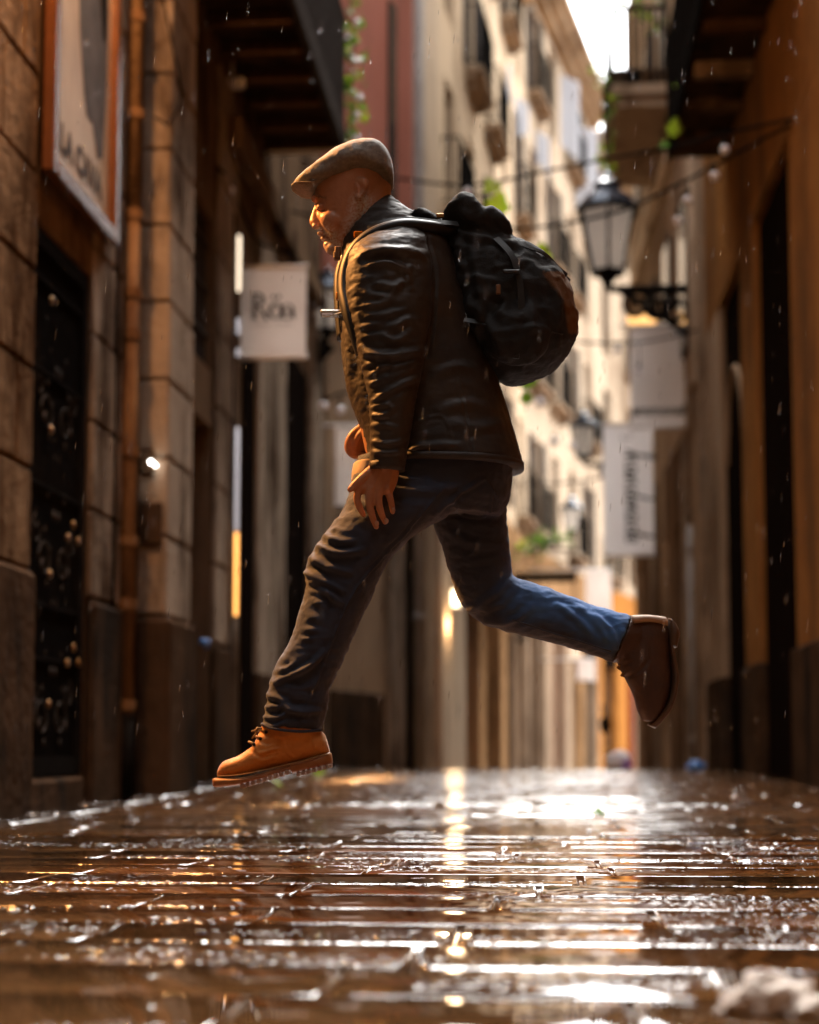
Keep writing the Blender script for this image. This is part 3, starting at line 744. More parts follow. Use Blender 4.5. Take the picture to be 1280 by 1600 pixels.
# sheets hung from far balconies
def sheet(label, px0, px1, py0, py1, Y, seed, slope=0.0):
    rr = random.Random(seed); a = at_y(px0, py1, Y); b = at_y(px1, py0, Y + slope); nu, nv = 12, 12; vs = []; fs = []
    for j in range(nv + 1):
        for i in range(nu + 1):
            u = i / nu; v = j / nv; z = lerp(a.z, b.z, v)
            vs.append((lerp(a.x, b.x, u), lerp(Y, Y + slope, u) + .05 * math.sin(u * 14 + seed) * (1 - v * .6) + .03 * math.sin(u * 31), z + .12 * math.sin(u * 3 + seed) * (1 - v)))
    n = len(vs); vs += [(x, y + .006, z) for x, y, z in vs]
    for j in range(nv):
        for i in range(nu):
            k = j * (nu + 1) + i; fs.append((k, k + 1, k + nu + 2, k + nu + 1)); fs.append((n + k + nu + 1, n + k + nu + 2, n + k + 1, n + k))
    mb = MB(); mb.add(vs, fs); return tag(mb.build("hanging_sheet", SHEET, smooth=True), label, "sheet")
sheet("largest white sheet hanging at the bend of the street, top one", 872, 905, 128, 235, 40.5, 1, .6)
sheet("white sheet bunched just right of the largest sheet", 897, 934, 205, 330, 42.5, 2, .5)
sheet("white sheet on a cream house balcony near the top edge", 737, 757, 35, 85, 29.5, 3, .6)
sheet("white sheet over the second balcony row of the cream house", 776, 799, 105, 152, 32.2, 4, .6)
sheet("white sheet beside the pale shutters, mid facade", 806, 826, 165, 205, 34.2, 5, .6)
sheet("long pale cloth on the cream house left of the leaf", 722, 752, 100, 240, 28.6, 6, .6)
sheet("small white sheet low on the cream house above the wire", 838, 858, 215, 262, 36.4, 7, .5)

# ============================================================ RIGHT : ochre house
right = thing("ochre_house", "dark ochre house with deep doorways along the right edge", "building", (XR, 12, 0))
def RX(mb, name, mts, parent=None, **k):
    parent = parent or right; o = mb.build(name, mts, parent, **k); o.location = -Vector(parent.location); return o
q = MB(); q.box(2.02, 3.19, -7.39, 20, -.3, HT); q.box(XR, 2.018, -7.39, 20, 5.1, HT); RX(q, "wall", OCHRE)
q = MB(); q.box(XR, 2.018, -7.38, 8.8, -.3, 5.098); RX(q, "near_wall", OCHRE)
for (ya, yb) in ((10.6, 13.2), (15.45, 16.55), (18.5, 20.0)):
    q = MB(); q.bevbox(XR - .002, 2.018, ya, yb, 1.06, 5.097, .012); RX(q, "pilaster", OCHRE if ya < 18 else TAUPE)
    q = MB(); q.bevbox(XR - .05, 2.018, ya - .04, yb + .04, -.2, 1.055, .02); RX(q, "plinth_stone", PLINTH)
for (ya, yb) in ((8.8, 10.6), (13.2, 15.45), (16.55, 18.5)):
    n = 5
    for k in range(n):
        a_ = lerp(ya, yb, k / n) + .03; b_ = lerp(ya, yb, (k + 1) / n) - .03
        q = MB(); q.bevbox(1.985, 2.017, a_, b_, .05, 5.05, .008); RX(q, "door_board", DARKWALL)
q = MB(); q.tube([(1.975, 17.5 + .72 * math.cos(math.pi * k / 14), 3.3 + .9 * math.sin(math.pi * k / 14)) for k in range(15)], .03, 6); RX(q, "arch_moulding", TAUPE, smooth=True)
rb = thing("right_balcony", "heavy dark balcony seen from below at upper right", "balcony", (XR, 12.5, 6.4))
def RB(mb, name, mts, **k): return RX(mb, name, mts, rb, **k)
q = MB(); q.box(1.36, XR - .003, 12.3, 17.7, 6.5, 6.64); RB(q, "floor_slab", PLINTH)
for y_, h_, mt in ((12.6, .1, WOOD), (13.4, .1, WOOD), (14.2, .1, WOOD), (15.1, .14, TAUPE), (16.0, .12, BROWN), (16.9, .1, WOOD)):
    q = MB(); q.bevbox(1.40, XR - .004, y_, y_ + .16, 6.5 - h_, 6.498, .015); RB(q, "joist", mt)
q = MB(); q.bevbox(1.33, 1.36, 12.3, 17.74, 6.46, 6.68, .008); RB(q, "edge_beam", IRON)
q = MB(); q.bevbox(1.33, 1.365, 12.3, 17.74, 7.65, 7.70, .008); RB(q, "handrail", IRON)
q = MB()
for k in range(89): q.box(1.338, 1.353, 12.35 + k * .061, 12.37 + k * .061, 6.68, 7.65)
RB(q, "railing_bars", IRON, kind='stuff')
q = MB()
for xx in np.linspace(1.37, XR - .04, 10): q.box(xx - .008, xx + .008, 17.70, 17.72, 6.64, 7.65)
q.box(1.366, XR - .003, 17.69, 17.73, 7.65, 7.7); RB(q, "end_railing", IRON, kind='stuff')

# RIGHT, farther : taupe house with banners
Q0, Q1 = (1.84, 20.05), (1.60, 30.5)
e2 = Vector((Q1[0] - Q0[0], Q1[1] - Q0[1])); Lq = e2.length
tp = thing("taupe_house", "weathered cream and taupe house on the right carrying lanterns and banners", "building", (Q0[0], Q0[1], 0), math.atan2(e2.y, e2.x))
q = MB(); q.box(0, Lq, -1.3, -.12, -1.0, 13.8); q.box(0, Lq, -.12, 0, 4.3, 13.8); q.build("wall", TAUPE, tp)
k = 0; u = 0
while u < Lq - .3:
    w_ = (.9, .55, .8, .5)[k % 4]; q = MB(); q.bevbox(u, min(u + w_, Lq), -.117, .0, -.8, 4.297, .01); q.build("pilaster", (TAUPE, STONE2, BROWN)[k % 3], tp)
    o_ = (.7, 1.0)[k % 2]; q = MB(); q.box(u + w_ + .05, min(u + w_ + o_ - .05, Lq), -.11, -.06, -.8, 3.2); q.build("shop_door", (DARKWALL, WOOD)[k % 2], tp)
    q = MB(); q.box(u + w_ + .002, min(u + w_ + o_ - .002, Lq), -.117, -.02, 3.25, 4.297); q.build("fascia", BROWN, tp)
    u += w_ + o_; k += 1
q = MB(); q.bevbox(.05, .55, .002, .05, 4.6, 13.7, .01); q.build("pale_quoin", CREAM2, tp)
q = MB(); q.bevbox(.002, Lq, .002, .09, 8.2, 8.4, .02); q.build("string_course", CREAM2, tp)
for u, z in ((1.2, 5.2), (3.4, 5.3), (5.6, 5.3), (8.3, 5.3), (1.4, 9.0), (3.6, 9.3), (6.0, 9.3), (8.3, 9.3), (3.6, 12.6), (6, 12.6)):
    w = MB(); w.box(u - .45, u + .45, .003, .04, z, z + 2.0); f_ = w.build("window", IRON_G, tp); w = MB(); w.box(u - .38, u + .38, .041, .05, z + .07, z + 1.93); w.build("pane", GLASSD, f_)
fb = thing("far_right_balcony", "small balcony with thin black railing high on the taupe house", "balcony", (1.76, 23, 9.1))
def FB(mb, name, mts, **k): return RX(mb, name, mts, fb, **k)
q = MB(); q.box(.97, 1.74, 22.6, 26.2, 9.12, 9.26); q.box(1.05, 1.74, 22.7, 26.1, 8.98, 9.117); FB(q, "floor_slab", TAUPE)
q = MB()
for k in range(9): q.box(.98 + k * .09, 1.01 + k * .09, 22.6, 22.63, 9.26, 10.3)
for k in range(37): q.box(.975, .99, 22.62 + k * .097, 22.65 + k * .097, 9.26, 10.3)
q.box(.965, 1.74, 22.6, 22.635, 10.3, 10.36); q.box(.965, 1.0, 22.6, 26.2, 10.3, 10.34); FB(q, "railing", IRON, kind='stuff')
for k in range(4):
    q = MB(); q.lathe([(.05, 0), (.10, .02), (.13, .22), (.14, .24), (.0, .24)], (1.1 + k * .17, 22.8, 9.26), 10); tag(q.build("flower_pot", (BROWN, IRON, PIPE, BROWN)[k], smooth=True), ("leftmost", "second", "third", "rightmost")[k] + " flower pot behind the railing of the small high balcony on the right", "flower pot", "pots on the small high balcony")
bunch("balcony_plants", "loose green plants growing over the small high balcony on the right", "plant", [(1.0, 22.7, 10.2), (1.2, 22.7, 10.5), (1.5, 22.75, 10.3), (1.7, 22.8, 10.1)], 60, .10, .6, .3, 12)
bunch("trailing_vine", "green vine trailing from the small high balcony toward the lantern", "vine", [at_y(px, py, 22.5) for px, py in ((938, 75), (935, 105), (950, 150), (955, 200), (948, 240), (953, 270), (958, 292))], 70, .07, .6, .4, 13)
# end house beyond, closing the bend
q = MB()

# lanterns ---------------------------------------------------
def lantern(label, c, H, wall_pt, group, arm=True):
    """c: centre of the lantern's foot; H total height of the lamp body"""
    t = thing("street_lantern", label, "street lantern", c, 0, group); w = H * .27
    q = MB(); q.lathe([(w * .35, 0), (w * .62, .02 * H), (w * .62, .05 * H)], n=6, rot=R(30)); q.lathe([(.02 * H, -.12 * H), (.05 * H, -.06 * H), (w * .35, 0)], n=8); q.build("foot", IRON, t)
    q = MB(); q.lathe([(w * .56, .05 * H), (w, .60 * H)], n=6, rot=R(30)); q.build("glass_body", LGLASS, t)
    q = MB()
    for k in range(6):
        a = R(30 + 60 * k); q.tube([(w * .60 * math.cos(a), w * .60 * math.sin(a), .04 * H), (w * 1.03 * math.cos(a), w * 1.03 * math.sin(a), .61 * H)], .012 * H + .004, 5)
    q.lathe([(w * 1.0, .60 * H), (w * 1.14, .60 * H), (w * 1.14, .64 * H), (w * .9, .66 * H)], n=6, rot=R(30)); q.build("corner_bars", IRON, t)
    q = MB(); q.lathe([(w * 1.1, .641 * H), (w * .85, .74 * H), (w * .50, .80 * H), (w * .46, .86 * H), (w * .52, .87 * H), (w * .2, .93 * H), (.03 * H, .94 * H), (.045 * H, .965 * H), (.0, 1.0 * H)], n=12); q.build("roof", LTOP, t, smooth=False)
    if arm:
        wv = Vector(wall_pt) - Vector(c); q = MB(); z0 = -.14 * H
        q.tube([(0, 0, z0 + .02 * H), (wv.x, wv.y, z0 + .02 * H)], .030 * H + .006, 6)
        for f_ in (.35, .62, .85):
            cx = wv.x * f_; r = .13 * H * (1 + f_ * .5)
            q.tube([(cx + r * (1 - k / 22) * math.cos(k * .55), wv.y * f_, z0 - r * .9 + r * (1 - k / 22) * math.sin(k * .55)) for k in range(20)], .028 * H, 5)
        q.tube([(wv.x * .15, 0, z0), (wv.x * .5, wv.y * .5, z0 - .16 * H), (wv.x * .97, wv.y, z0 - .42 * H)], .030 * H, 6)
        q.tube([(0, 0, -.12 * H), (0, 0, z0 + .02 * H)], .02 * H, 6)
        q.build("bracket", IRON, t, smooth=True)
        q = MB(); q.bevbox(wv.x - .02, wv.x + .03, wv.y - .08, wv.y + .08, z0 - .45 * H, z0 + .1 * H, .01); q.build("wall_plate", IRON, t)
    return t
gl = "lanterns on brackets along the street"
c1 = at_y(950, 432, 20.6); lantern("largest black street lantern with blue wet roof beside the sky gap", c1, 1.32, (1.80, 20.6, c1.z), gl)
c2 = at_y(912, 716, 27); lantern("second street lantern left of the script banner, its roof pale and wet", c2, .80, (1.64, 27, c2.z), gl)
c3 = at_y(893, 832, 36); c3w = Vector((-.3, 36.2, c3.z)); lantern("smallest and farthest street lantern low over the bend", c3, .80, c3w, gl)
c4 = at_y(512, 520, 18.2); lantern("dim black lantern on the left wall just behind the runner's chest", c4, .75, (XL + .02, 18.2, c4.z), gl)
LTOP2 = mat("pale_wet_roof", (.35, .37, .42), None, 8, .3)

# banners ----------------------------------------------------
def banner(label, px0, px1, py0, py1, Y, wallx, mt, seed=0, cat="banner", bar=WHITEP, over=0):
    a = at_y(px0, py1, Y); b = at_y(px1, py0, Y); w = b.x - a.x; h = b.z - a.z
    t = thing("hanging_banner", label, cat, ((a.x + b.x) / 2, Y, a.z), 0)
    nu, nv = 12, 16; vs = []; fs = []
    for j in range(nv + 1):
        for i in range(nu + 1):
            u = i / nu - .5; v = j / nv
            vs.append((u * w, .012 * math.sin(u * 7 + seed + v * 3) * (1 - v * .5) + .006 * math.sin(v * 9 + seed), v * h))
    n = len(vs); vs += [(x, y + .004, z) for x, y, z in vs]
    for j in range(nv):
        for i in range(nu):
            k = j * (nu + 1) + i; fs.append((k, k + 1, k + nu + 2, k + nu + 1)); fs.append((n + k + nu + 1, n + k + nu + 2, n + k + 1, n + k))
    m_ = MB(); m_.add(vs, fs); m_.build("cloth", mt, t, smooth=True)
    for zz, nm in ((h, "top_rod"), (0, "bottom_rod")):
        ext0 = -w / 2 - .01; ext1 = w / 2 + .01
        if nm == "top_rod":
            if wallx > t.location.x: ext1 = wallx - t.location.x
            else: ext0 = wallx - t.location.x
            if over: ext0 -= over
        m_ = MB(); m_.tube([(ext0, 0, zz), (ext1, 0, zz)], .018, 8); m_.build(nm, bar, t, smooth=True)
    return t, w, h
def strokes(parent, polys, org, sc, mt, rad, nm="letter", rot=None, y=-.02):
    """letters built from pen strokes: polys of (x,y) in letter units"""
    q = MB()
    for pl in polys:
        sp = smooth_path([(a, b) for a, b in pl], 4); pts = []
        for s_ in sp:
            x, z = s_[0] * sc, s_[1] * sc
            if rot == 'down': x, z = z, -x
            pts.append(Vector((org[0] + x, y, org[1] + z)))
        q = MB(); q.tube(pts, rad, 6); q.build(nm, mt, parent, smooth=True)
# Roa banner
tb, w, h = banner("cream banner reading Röa on the left wall", 376, 479, 416, 560, 13.8, XL + .02, CLOTHW, 1)
def serif_R(o, H_):
    cell = [MB()]; out_ = [cell[0]]
    def poly(pts):
        n = len(pts); cell[0].add([(o[0] + x * H_, -.0125 - .006, o[1] + z * H_) for x, z in pts] + [(o[0] + x * H_, -.0125, o[1] + z * H_) for x, z in pts], [tuple(range(n)), tuple(range(n, 2 * n))[::-1]] + [(i, (i + 1) % n, (i + 1) % n + n, i + n) for i in range(n)])
    def quadstrip(c, wd):
        for i in range(len(c) - 1):
            (x0, z0), (x1, z1) = c[i], c[i + 1]; dx, dz = x1 - x0, z1 - z0; L_ = math.hypot(dx, dz); nx, nz = -dz / L_, dx / L_; w0, w1 = wd[i] / 2, wd[i + 1] / 2
            poly([(x0 - nx * w0, z0 - nz * w0), (x1 - nx * w1, z1 - nz * w1), (x1 + nx * w1, z1 + nz * w1), (x0 + nx * w0, z0 + nz * w0)])
    # R
    quadstrip([(.12, 0), (.12, 1)], [.15, .15]); quadstrip([(.0, .02), (.26, .02)], [.04, .04]); quadstrip([(.0, .98), (.3, .98)], [.04, .04])
    arc = [(.2 + .24 * math.cos(a), .75 + .23 * math.sin(a)) for a in np.linspace(math.pi / 2, -math.pi / 2, 13)]
    quadstrip(arc, [.05 + .11 * math.cos(a) for a in np.linspace(math.pi / 2, -math.pi / 2, 13)])
    quadstrip([(.28, .5), (.45, .25), (.55, .03), (.66, .02)], [.06, .14, .15, .05])
    cell[0] = MB(); out_.append(cell[0])
    cx, cz = .93, .30; al = np.linspace(0, 2 * math.pi, 25); quadstrip([(cx + .22 * math.cos(a), cz + .28 * math.sin(a)) for a in al], [.045 + .10 * abs(math.cos(a)) for a in al])
    for xx in (.83, 1.04): poly([(xx + .075 * math.cos(a), .84 + .075 * math.sin(a)) for a in np.linspace(0, 2 * math.pi, 9)[:-1]])
    cell[0] = MB(); out_.append(cell[0])
    bx = 1.32; al = np.linspace(.35, math.pi * 1.95, 21)
    quadstrip([(bx + .02 + .17 * math.cos(a), .16 + .155 * math.sin(a)) for a in al], [.04 + .10 * abs(math.cos(a)) * (1 if math.cos(a) < 0 else .4) for a in al])
    quadstrip([(bx - .12, .44), (bx - .02, .55), (bx + .12, .55), (bx + .22, .44), (bx + .24, .3), (bx + .25, .08), (bx + .34, .02)], [.10, .05, .05, .10, .13, .13, .05])
    return out_
for q in serif_R((-w * .34, h * .42), h * .29): q.build("letter", INK, tb)
tm = text_mesh("restaurant  ·  barcelona", h * .045, .0005); tm.materials.clear(); tm.materials.append(INKG); obj("small_lettering", tm, tb, (0, -.022, h * .35), (R(90), 0, 0))
banner("narrow pale banner half hidden behind the runner's far hand", 524, 562, 664, 790, 18.6, XL + .02, CLOTHW, 2)
ta, w, h = banner("grey banner with small lettering near its lower edge, right side", 986, 1078, 508, 668, 21.5, 1.82, CLOTHG, 3, over=.13)
tm = text_mesh("ammonah", h * .14, .0008, offset=.006); tm.materials.clear(); tm.materials.append(INK); obj("lettering", tm, ta, (0, -.022, h * .12), (R(90), 0, 0))
tb2, w, h = banner("tall white banner with script lettering running down it", 944, 1020, 662, 868, 24.5, 1.74, CLOTHG, 4)
HW = [ # handmade, pen strokes, x advances along the word
 [(0, 0), (.25, .7), (.5, 1.5), (.42, 1.7), (.3, 1.4), (.3, .0), (.38, .45), (.55, .62), (.65, .45), (.66, .08), (.8, .05)],
 [(1.25, .5), (1.05, .6), (.92, .3), (1.0, .05), (1.2, .15), (1.3, .55), (1.3, .1), (1.45, .05)],
 [(1.5, .55), (1.55, .0), (1.65, .45), (1.8, .6), (1.9, .4), (1.92, .06), (2.05, .05)],
 [(2.5, .5), (2.3, .6), (2.15, .3), (2.25, .05), (2.45, .2), (2.7, 1.0), (2.8, 1.6), (2.62, .8), (2.55, .1), (2.7, .05)],
 [(2.8, .55), (2.85, .0), (2.95, .45), (3.07, .58), (3.12, .4), (3.13, .02), (3.22, .45), (3.35, .58), (3.42, .4), (3.43, .06), (3.55, .05)],
 [(3.95, .5), (3.75, .6), (3.62, .3), (3.7, .05), (3.9, .15), (4.0, .55), (4.0, .1), (4.15, .05)],
 [(4.6, .5), (4.4, .6), (4.25, .3), (4.35, .05), (4.55, .2), (4.8, 1.0), (4.9, 1.6), (4.72, .8), (4.65, .1), (4.8, .05)],
 [(4.85, .25), (5.1, .35), (5.1, .55), (4.95, .58), (4.85, .3), (4.95, .04), (5.2, .12)]]
strokes(tb2, [[(a, -.1 + b) for a, b in pl] for pl in HW], (-.02, h * .80), h * .72 / 5.3, INK, .017, rot='down', y=-.024)
strokes(tb2, [[(0, .4), (.2, .8), (.4, .4), (.2, .1), (.6, .3)]], (-.12, h * .93), h * .12, INKG, .006, rot='down', y=-.022)
banner("small blank banner just left of the orange wall", 916, 955, 890, 962, 34.0, -.3, CLOTHW, 5)
banner("tiny white sign near the ground at the bend, in front of the calf", 902, 930, 1030, 1063, 37.5, -.1, CLOTHW, 6)
# narrow white sign flat on the taupe house
q = MB(); a = at_y(1071, 868, 21.9); b = at_y(1088, 692, 21.9); q.bevbox(a.x, b.x, 21.9, 21.94, a.z, b.z, .006); q.tube([((a.x + b.x) / 2, 21.92, b.z - .1), (1.81, 21.92, b.z - .1)], .01, 5)
tag(q.build("narrow_sign", CLOTHG), "very narrow white upright sign against the taupe house", "sign")
gp2 = thing("grey_drainpipe", "grey drainpipe down the taupe house on the right", "drainpipe", (1.76, 21.3, 0)); gp2.location = (at_y(1080, 900, 20.9).x, 20.9, 0)
pipe(gp2, 1, 0, ((-.1, 3.0, PIPEG, "pipe"),), .05, PIPEG, (.4, 1.6, 2.7), PIPEG)
EMO = mat("amber_sign_glass", (.8, .5, .2), None, 3, .3, emit=(1, .50, .16), estr=.26)
q = MB(); a = at_y(981, 505, 23); b = at_y(1026, 487, 23); q.bevbox(a.x, b.x, 23, 23.1, a.z, b.z, .02)
q_ = MB(); q_.tube([(b.x - .02, 23.05, (a.z + b.z) / 2), (1.77, 23.05, (a.z + b.z) / 2)], .015, 6)
sa = tag(q.build("amber_sign", EMO), "glowing amber sign peeking over the grey banner", "sign"); q_.build("arm", IRON, sa)

# wires and bulbs --------------------------------------------
def wire(label, pts, bulbs, r=.014, br=.042, group="festoon wires across the street"):
    sp = [Vector(p) for p in smooth_path([tuple(p) for p in pts], 8)]
    t = thing("string_lights", label, "string lights", pts[0], 0, group)
    q = MB(); q.tube(sp, r, 6); o = q.build("cable", CABLE, t, smooth=True); o.location = -Vector(t.location)
    for (px, py) in bulbs:
        best = min(sp, key=lambda s_: abs((640 + FPX * (s_ - CAM).dot(RT) / (s_ - CAM).dot(FW)) - px))
        c = at_y(px, py, best.y); c = Vector((best.x * 0 + c.x, best.y, c.z))
        top = Vector((c.x, c.y, max(best.z, c.z + .05)))
        q = MB(); q.sphere(c, br, 12, 9); b_ = q.build("bulb", BULB, t, smooth=True); b_.location = -Vector(t.location)
        q = MB(); q.tube([c + Vector((0, 0, br * .8)), c + Vector((0, 0, br * .8 + .07))], .02, 8); q.tube([c + Vector((0, 0, br * .8 + .07)), top], .006, 5); s_ = q.build("socket", CABLE, b_, smooth=True)
    return t
def W(px, py, Y): return at_y(px, py, Y)
wire("upper black festoon wire from behind the cap to the right doorways", [at_x(470, 250, XL), W(600, 275, 16.5), W(730, 289, 16), W(850, 268, 15.5), W(960, 246, 15), W(1060, 228, 14.4), W(1133, 208, 14), at_x(1240, 186, XR)], [(730, 300), (1133, 234)])
wire("lower black festoon wire sagging behind the backpack to the right wall", [at_x(455, 330, XL), W(620, 362, 16.6), W(820, 357, 16), W(960, 332, 15.3), W(1060, 288, 14.6), W(1117, 258, 14.2), at_x(1236, 194, XR)], [(1117, 275), (1075, 313), (1060, 345)])
wire("short wire along the left wall above the cream banner", [at_x(340, 262, XL + .05), W(362, 288, 13.3), W(400, 372, 14.3), W(440, 392, 14.6), at_x(482, 420, XL + .1)], [(360, 297)], br=.036)
wire("festoon wire crossing in front of the two right banners", [W(880, 528, 20), W(915, 535, 20), W(985, 536, 20), W(1040, 528, 20.2), at_x(1092, 515, 1.83)], [(965, 547), (999, 580)], br=.045)
wire("low wire with bulbs behind the runner's chest", [at_x(478, 420, XL + .02), W(505, 470, 18), W(505, 612, 18), W(532, 615, 18), W(600, 600, 18)], [(490, 446), (505, 634), (532, 641)], br=.05)
wire("grey cable crossing low under the far lanterns", [W(770, 757, 27), W(830, 757, 26.5), W(900, 753, 26), W(945, 745, 25.5)], [(866, 690), (843, 628), (897, 697)], br=.07)
strand("hanging_vine", "thin vine with a few bright heart leaves hanging from the right balcony", "vine",
       [W(1085, -40, 16.6), W(1082, 2, 16.6), W(1078, 60, 16.6), W(1075, 140, 16.6), W(1050, 212, 16.6), W(1036, 240, 16.6)],
       [(W(1083, 2, 16.5), 1.3, 0), (W(1079, 64, 16.5), 1.5, 0), (W(1074, 143, 16.5), 1.5, 1), (W(1047, 214, 16.5), 1.5, 1), (W(1040, 232, 16.5), .8, 0)])
strand("leafy_strand", "long strand with yellow green leaves hanging behind the backpack", "vine",
       [W(762, 230, 13), W(770, 262, 13), W(776, 330, 13), W(845, 405, 13), W(832, 500, 13), W(824, 600, 13), W(822, 640, 13)],
       [(W(772, 338, 12.9), 1.5, 1), (W(778, 300, 12.9), 1.2, 1), (W(843, 412, 12.9), 1.2, 1), (W(849, 402, 12.9), .9, 1), (W(824, 610, 12.9), 1.5, 0), (W(826, 632, 12.9), .9, 0)])
bunch("window_box_plants", "green plants spilling over a low balcony at the bend", "plant", [W(px, py, 33) for px, py in ((800, 860), (830, 855), (850, 845), (885, 842))], 60, .08, .9, .3, 21)
q = MB(); a = W(795, 905, 33.3); b = W(900, 862, 33.3); q.box(a.x, b.x, 33.1, 34, a.z, a.z + .1)
for k in range(26): xx = lerp(a.x, b.x, k / 25); q.box(xx - .008, xx + .008, 33.1, 33.115, a.z + .1, b.z)
q.box(a.x, b.x, 33.095, 33.13, b.z, b.z + .04)
tag(q.build("low_balcony", IRON), "low dark balcony above the shops, at the runner's raised knee", "balcony")

# street-side oddments ----------------------------------------
def lumpy(c, r, sc, seed, amp=.35, nu=28, nv=18):
    q = MB(); q.sphere((0, 0, 0), 1, nu, nv); out = []
    for v in q.v:
        p = Vector(v); n_ = mnoise.fractal(p * 1.6 + Vector((seed, 0, 0)), .8, 2.2, 4); k_ = 1 + amp * n_
        out.append((c[0] + p.x * r * sc[0] * k_, c[1] + p.y * r * sc[1] * k_, c[2] + p.z * r * sc[2] * k_))
    q.v = out; return q
BAGW = mat("white_plastic_bag", (.92, .90, .92), (.75, .72, .8), 8, .35, .006, 30, dry=True)
BAGP = mat("purple_print", (.30, .09, .55), None, 8, .4, dry=True)
BAGB = mat("blue_plastic", (.10, .28, .70), (.07, .2, .5), 8, .3, .004, 30, dry=True)
c = at_y(966, 1190, 18.2); gz = ground_z(18.2)
bg_ = thing("rubbish_bag", "white and purple plastic bag dumped at the end of the street", "bag", (c.x, 18.2, gz))
q = lumpy((0, 0, .085), .13, (1.1, .8, .8), 3, .3); q.build("bag_body", BAGW, bg_, smooth=True)
q = lumpy((.07, -.085, .05), .055, (1.2, .4, .7), 5, .3); q.build("purple_print", BAGP, bg_, smooth=True)
c = at_y(1088, 1198, 18.2); q = lumpy((c.x, 18.2, ground_z(18.2) + .04), .085, (1.1, .8, .6), 8, .25); tag(q.build("blue_bag", BAGB, smooth=True), "small crumpled blue plastic bag by the right wall", "bag")
q = MB(); p_ = at_x(325, 1003, XL + .06); q.tube([(XL + .002, p_.y, p_.z), (XL + .07, p_.y, p_.z)], .022, 8); q.tube([(XL + .05, p_.y, p_.z + .01), (XL + .05, p_.y, p_.z - .05)], .014, 8); tag(q.build('wall_tap', BAGB, smooth=True), 'small blue wall tap beyond the narrow dark door on the left', 'tap')
c = at_y(946, 1132, 27.5); q = lumpy((c.x, 27.5, c.z), .12, (.75, .6, 1.2), 15, .3); q.tube([(c.x, 27.5, c.z + .1), (c.x - .05, 27.5, c.z + .3)], .02, 6); tag(q.build("hung_bag", IRON, smooth=True), "small black bag hanging against the far orange wall", "bag")
hook = q
PAPERW = mat("wet_crumpled_tissue", (.85, .74, .64), (.66, .56, .48), 25, .5, .002, 120, dry=True)
c = at_y(1200, 1560, 2.14)
q = lumpy((c.x, 2.12, .018), .036, (1.25, .8, .78), 4, .5, 40, 26)
q2 = lumpy((c.x + .045, 2.10, .012), .026, (1.1, .9, .65), 9, .7, 30, 20); q.add(q2.v, q2.f)
q2 = lumpy((c.x - .035, 2.13, .008), .020, (1.2, .9, .5), 19, .7, 30, 20); q.add(q2.v, q2.f)
tag(q.build("crumpled_tissue", PAPERW, smooth=True), "blurred crumpled beige tissue on the wet paving at lower right", "tissue")
for i, (px, py, Y, lab) in enumerate(((934, 1266, 7.6, "small green leaf lying on the wet stones under the back boot"), (441, 1213, 11.5, "yellow green leaf on the stones just behind the front boot"), (505, 1194, 14.5, "tiny green leaf by the foot of the left wall"))):
    c = at_y(px, py, Y); o = obj("fallen_leaf", LMY if i else LM, None, (c.x, Y, ground_z(Y) + .02), (.5, .25, i * 1.3)); o.scale = (.55 + i * .12,) * 3; tag(o, lab, "leaf")
q = MB(); c = at_y(1147, 1233, 9.6); q.sphere((c.x, 9.6, ground_z(9.6) + .018), .02, 10, 7, (1, 1, .6)); tag(q.build("pebble", WHITEP, smooth=True), "small bright white pebble on the wet stones at right", "pebble")

def lamp_glow(parent, loc, e_, col, r_=.1):
    ld = bpy.data.lights.new("lamp", 'POINT'); ld.energy = e_; ld.color = col; ld.shadow_soft_size = r_
    lo = bpy.data.objects.new("lamp_light", ld); COL.objects.link(lo); lo.parent = parent; lo.location = Vector(loc) - Vector(parent.location)
lamp_glow(sg, at_y(700, 945, 24.25) + Vector((.10, -.30, -.30)), 3.5, (1, .66, .36), .10)
# lamps that light the near street (above the picture)
def wall_lamp(label, loc, wallx, energy, col, rad=.09, aim=None, cone=60):
    t = thing("wall_lamp", label, "wall lamp", loc, 0, "amber wall lamps")
    q = MB(); q.lathe([(.05, .16), (.14, .12), (.17, .02), (.165, .02), (.13, .11), (.04, .15)], n=16); q.build("shade", IRON, t, smooth=True)
    q = MB(); q.tube([(0, 0, .15), (0, 0, .24), (wallx - loc[0], 0, .24)], .014, 8); q.build("arm", IRON, t, smooth=True)
    ld = bpy.data.lights.new("lamp", 'SPOT' if aim else 'POINT'); ld.energy = energy; ld.color = col; ld.shadow_soft_size = rad
    lo = bpy.data.objects.new("lamp_light", ld); COL.objects.link(lo); lo.parent = t; lo.location = (0, 0, -.03)
    if aim: ld.spot_size = R(cone); ld.spot_blend = .6; lo.rotation_euler = (Vector(aim) - Vector(loc)).to_track_quat('-Z', 'Y').to_euler()
    q = MB(); q.sphere((0, 0, .06), .045, 12, 9); q.build("bulb", EMA, t, smooth=True)
    return t
wall_lamp("amber wall lamp on the left wall just above the runner's path", (-2.1, 4.72, 2.9), XL, 150, (1, .40, .10), .08, aim=(-.35, 4.4, .9), cone=58)
wall_lamp("amber wall lamp on the left wall over the framed poster", (-2.2, 7.4, 5.6), XL, 70, (1, .46, .16))

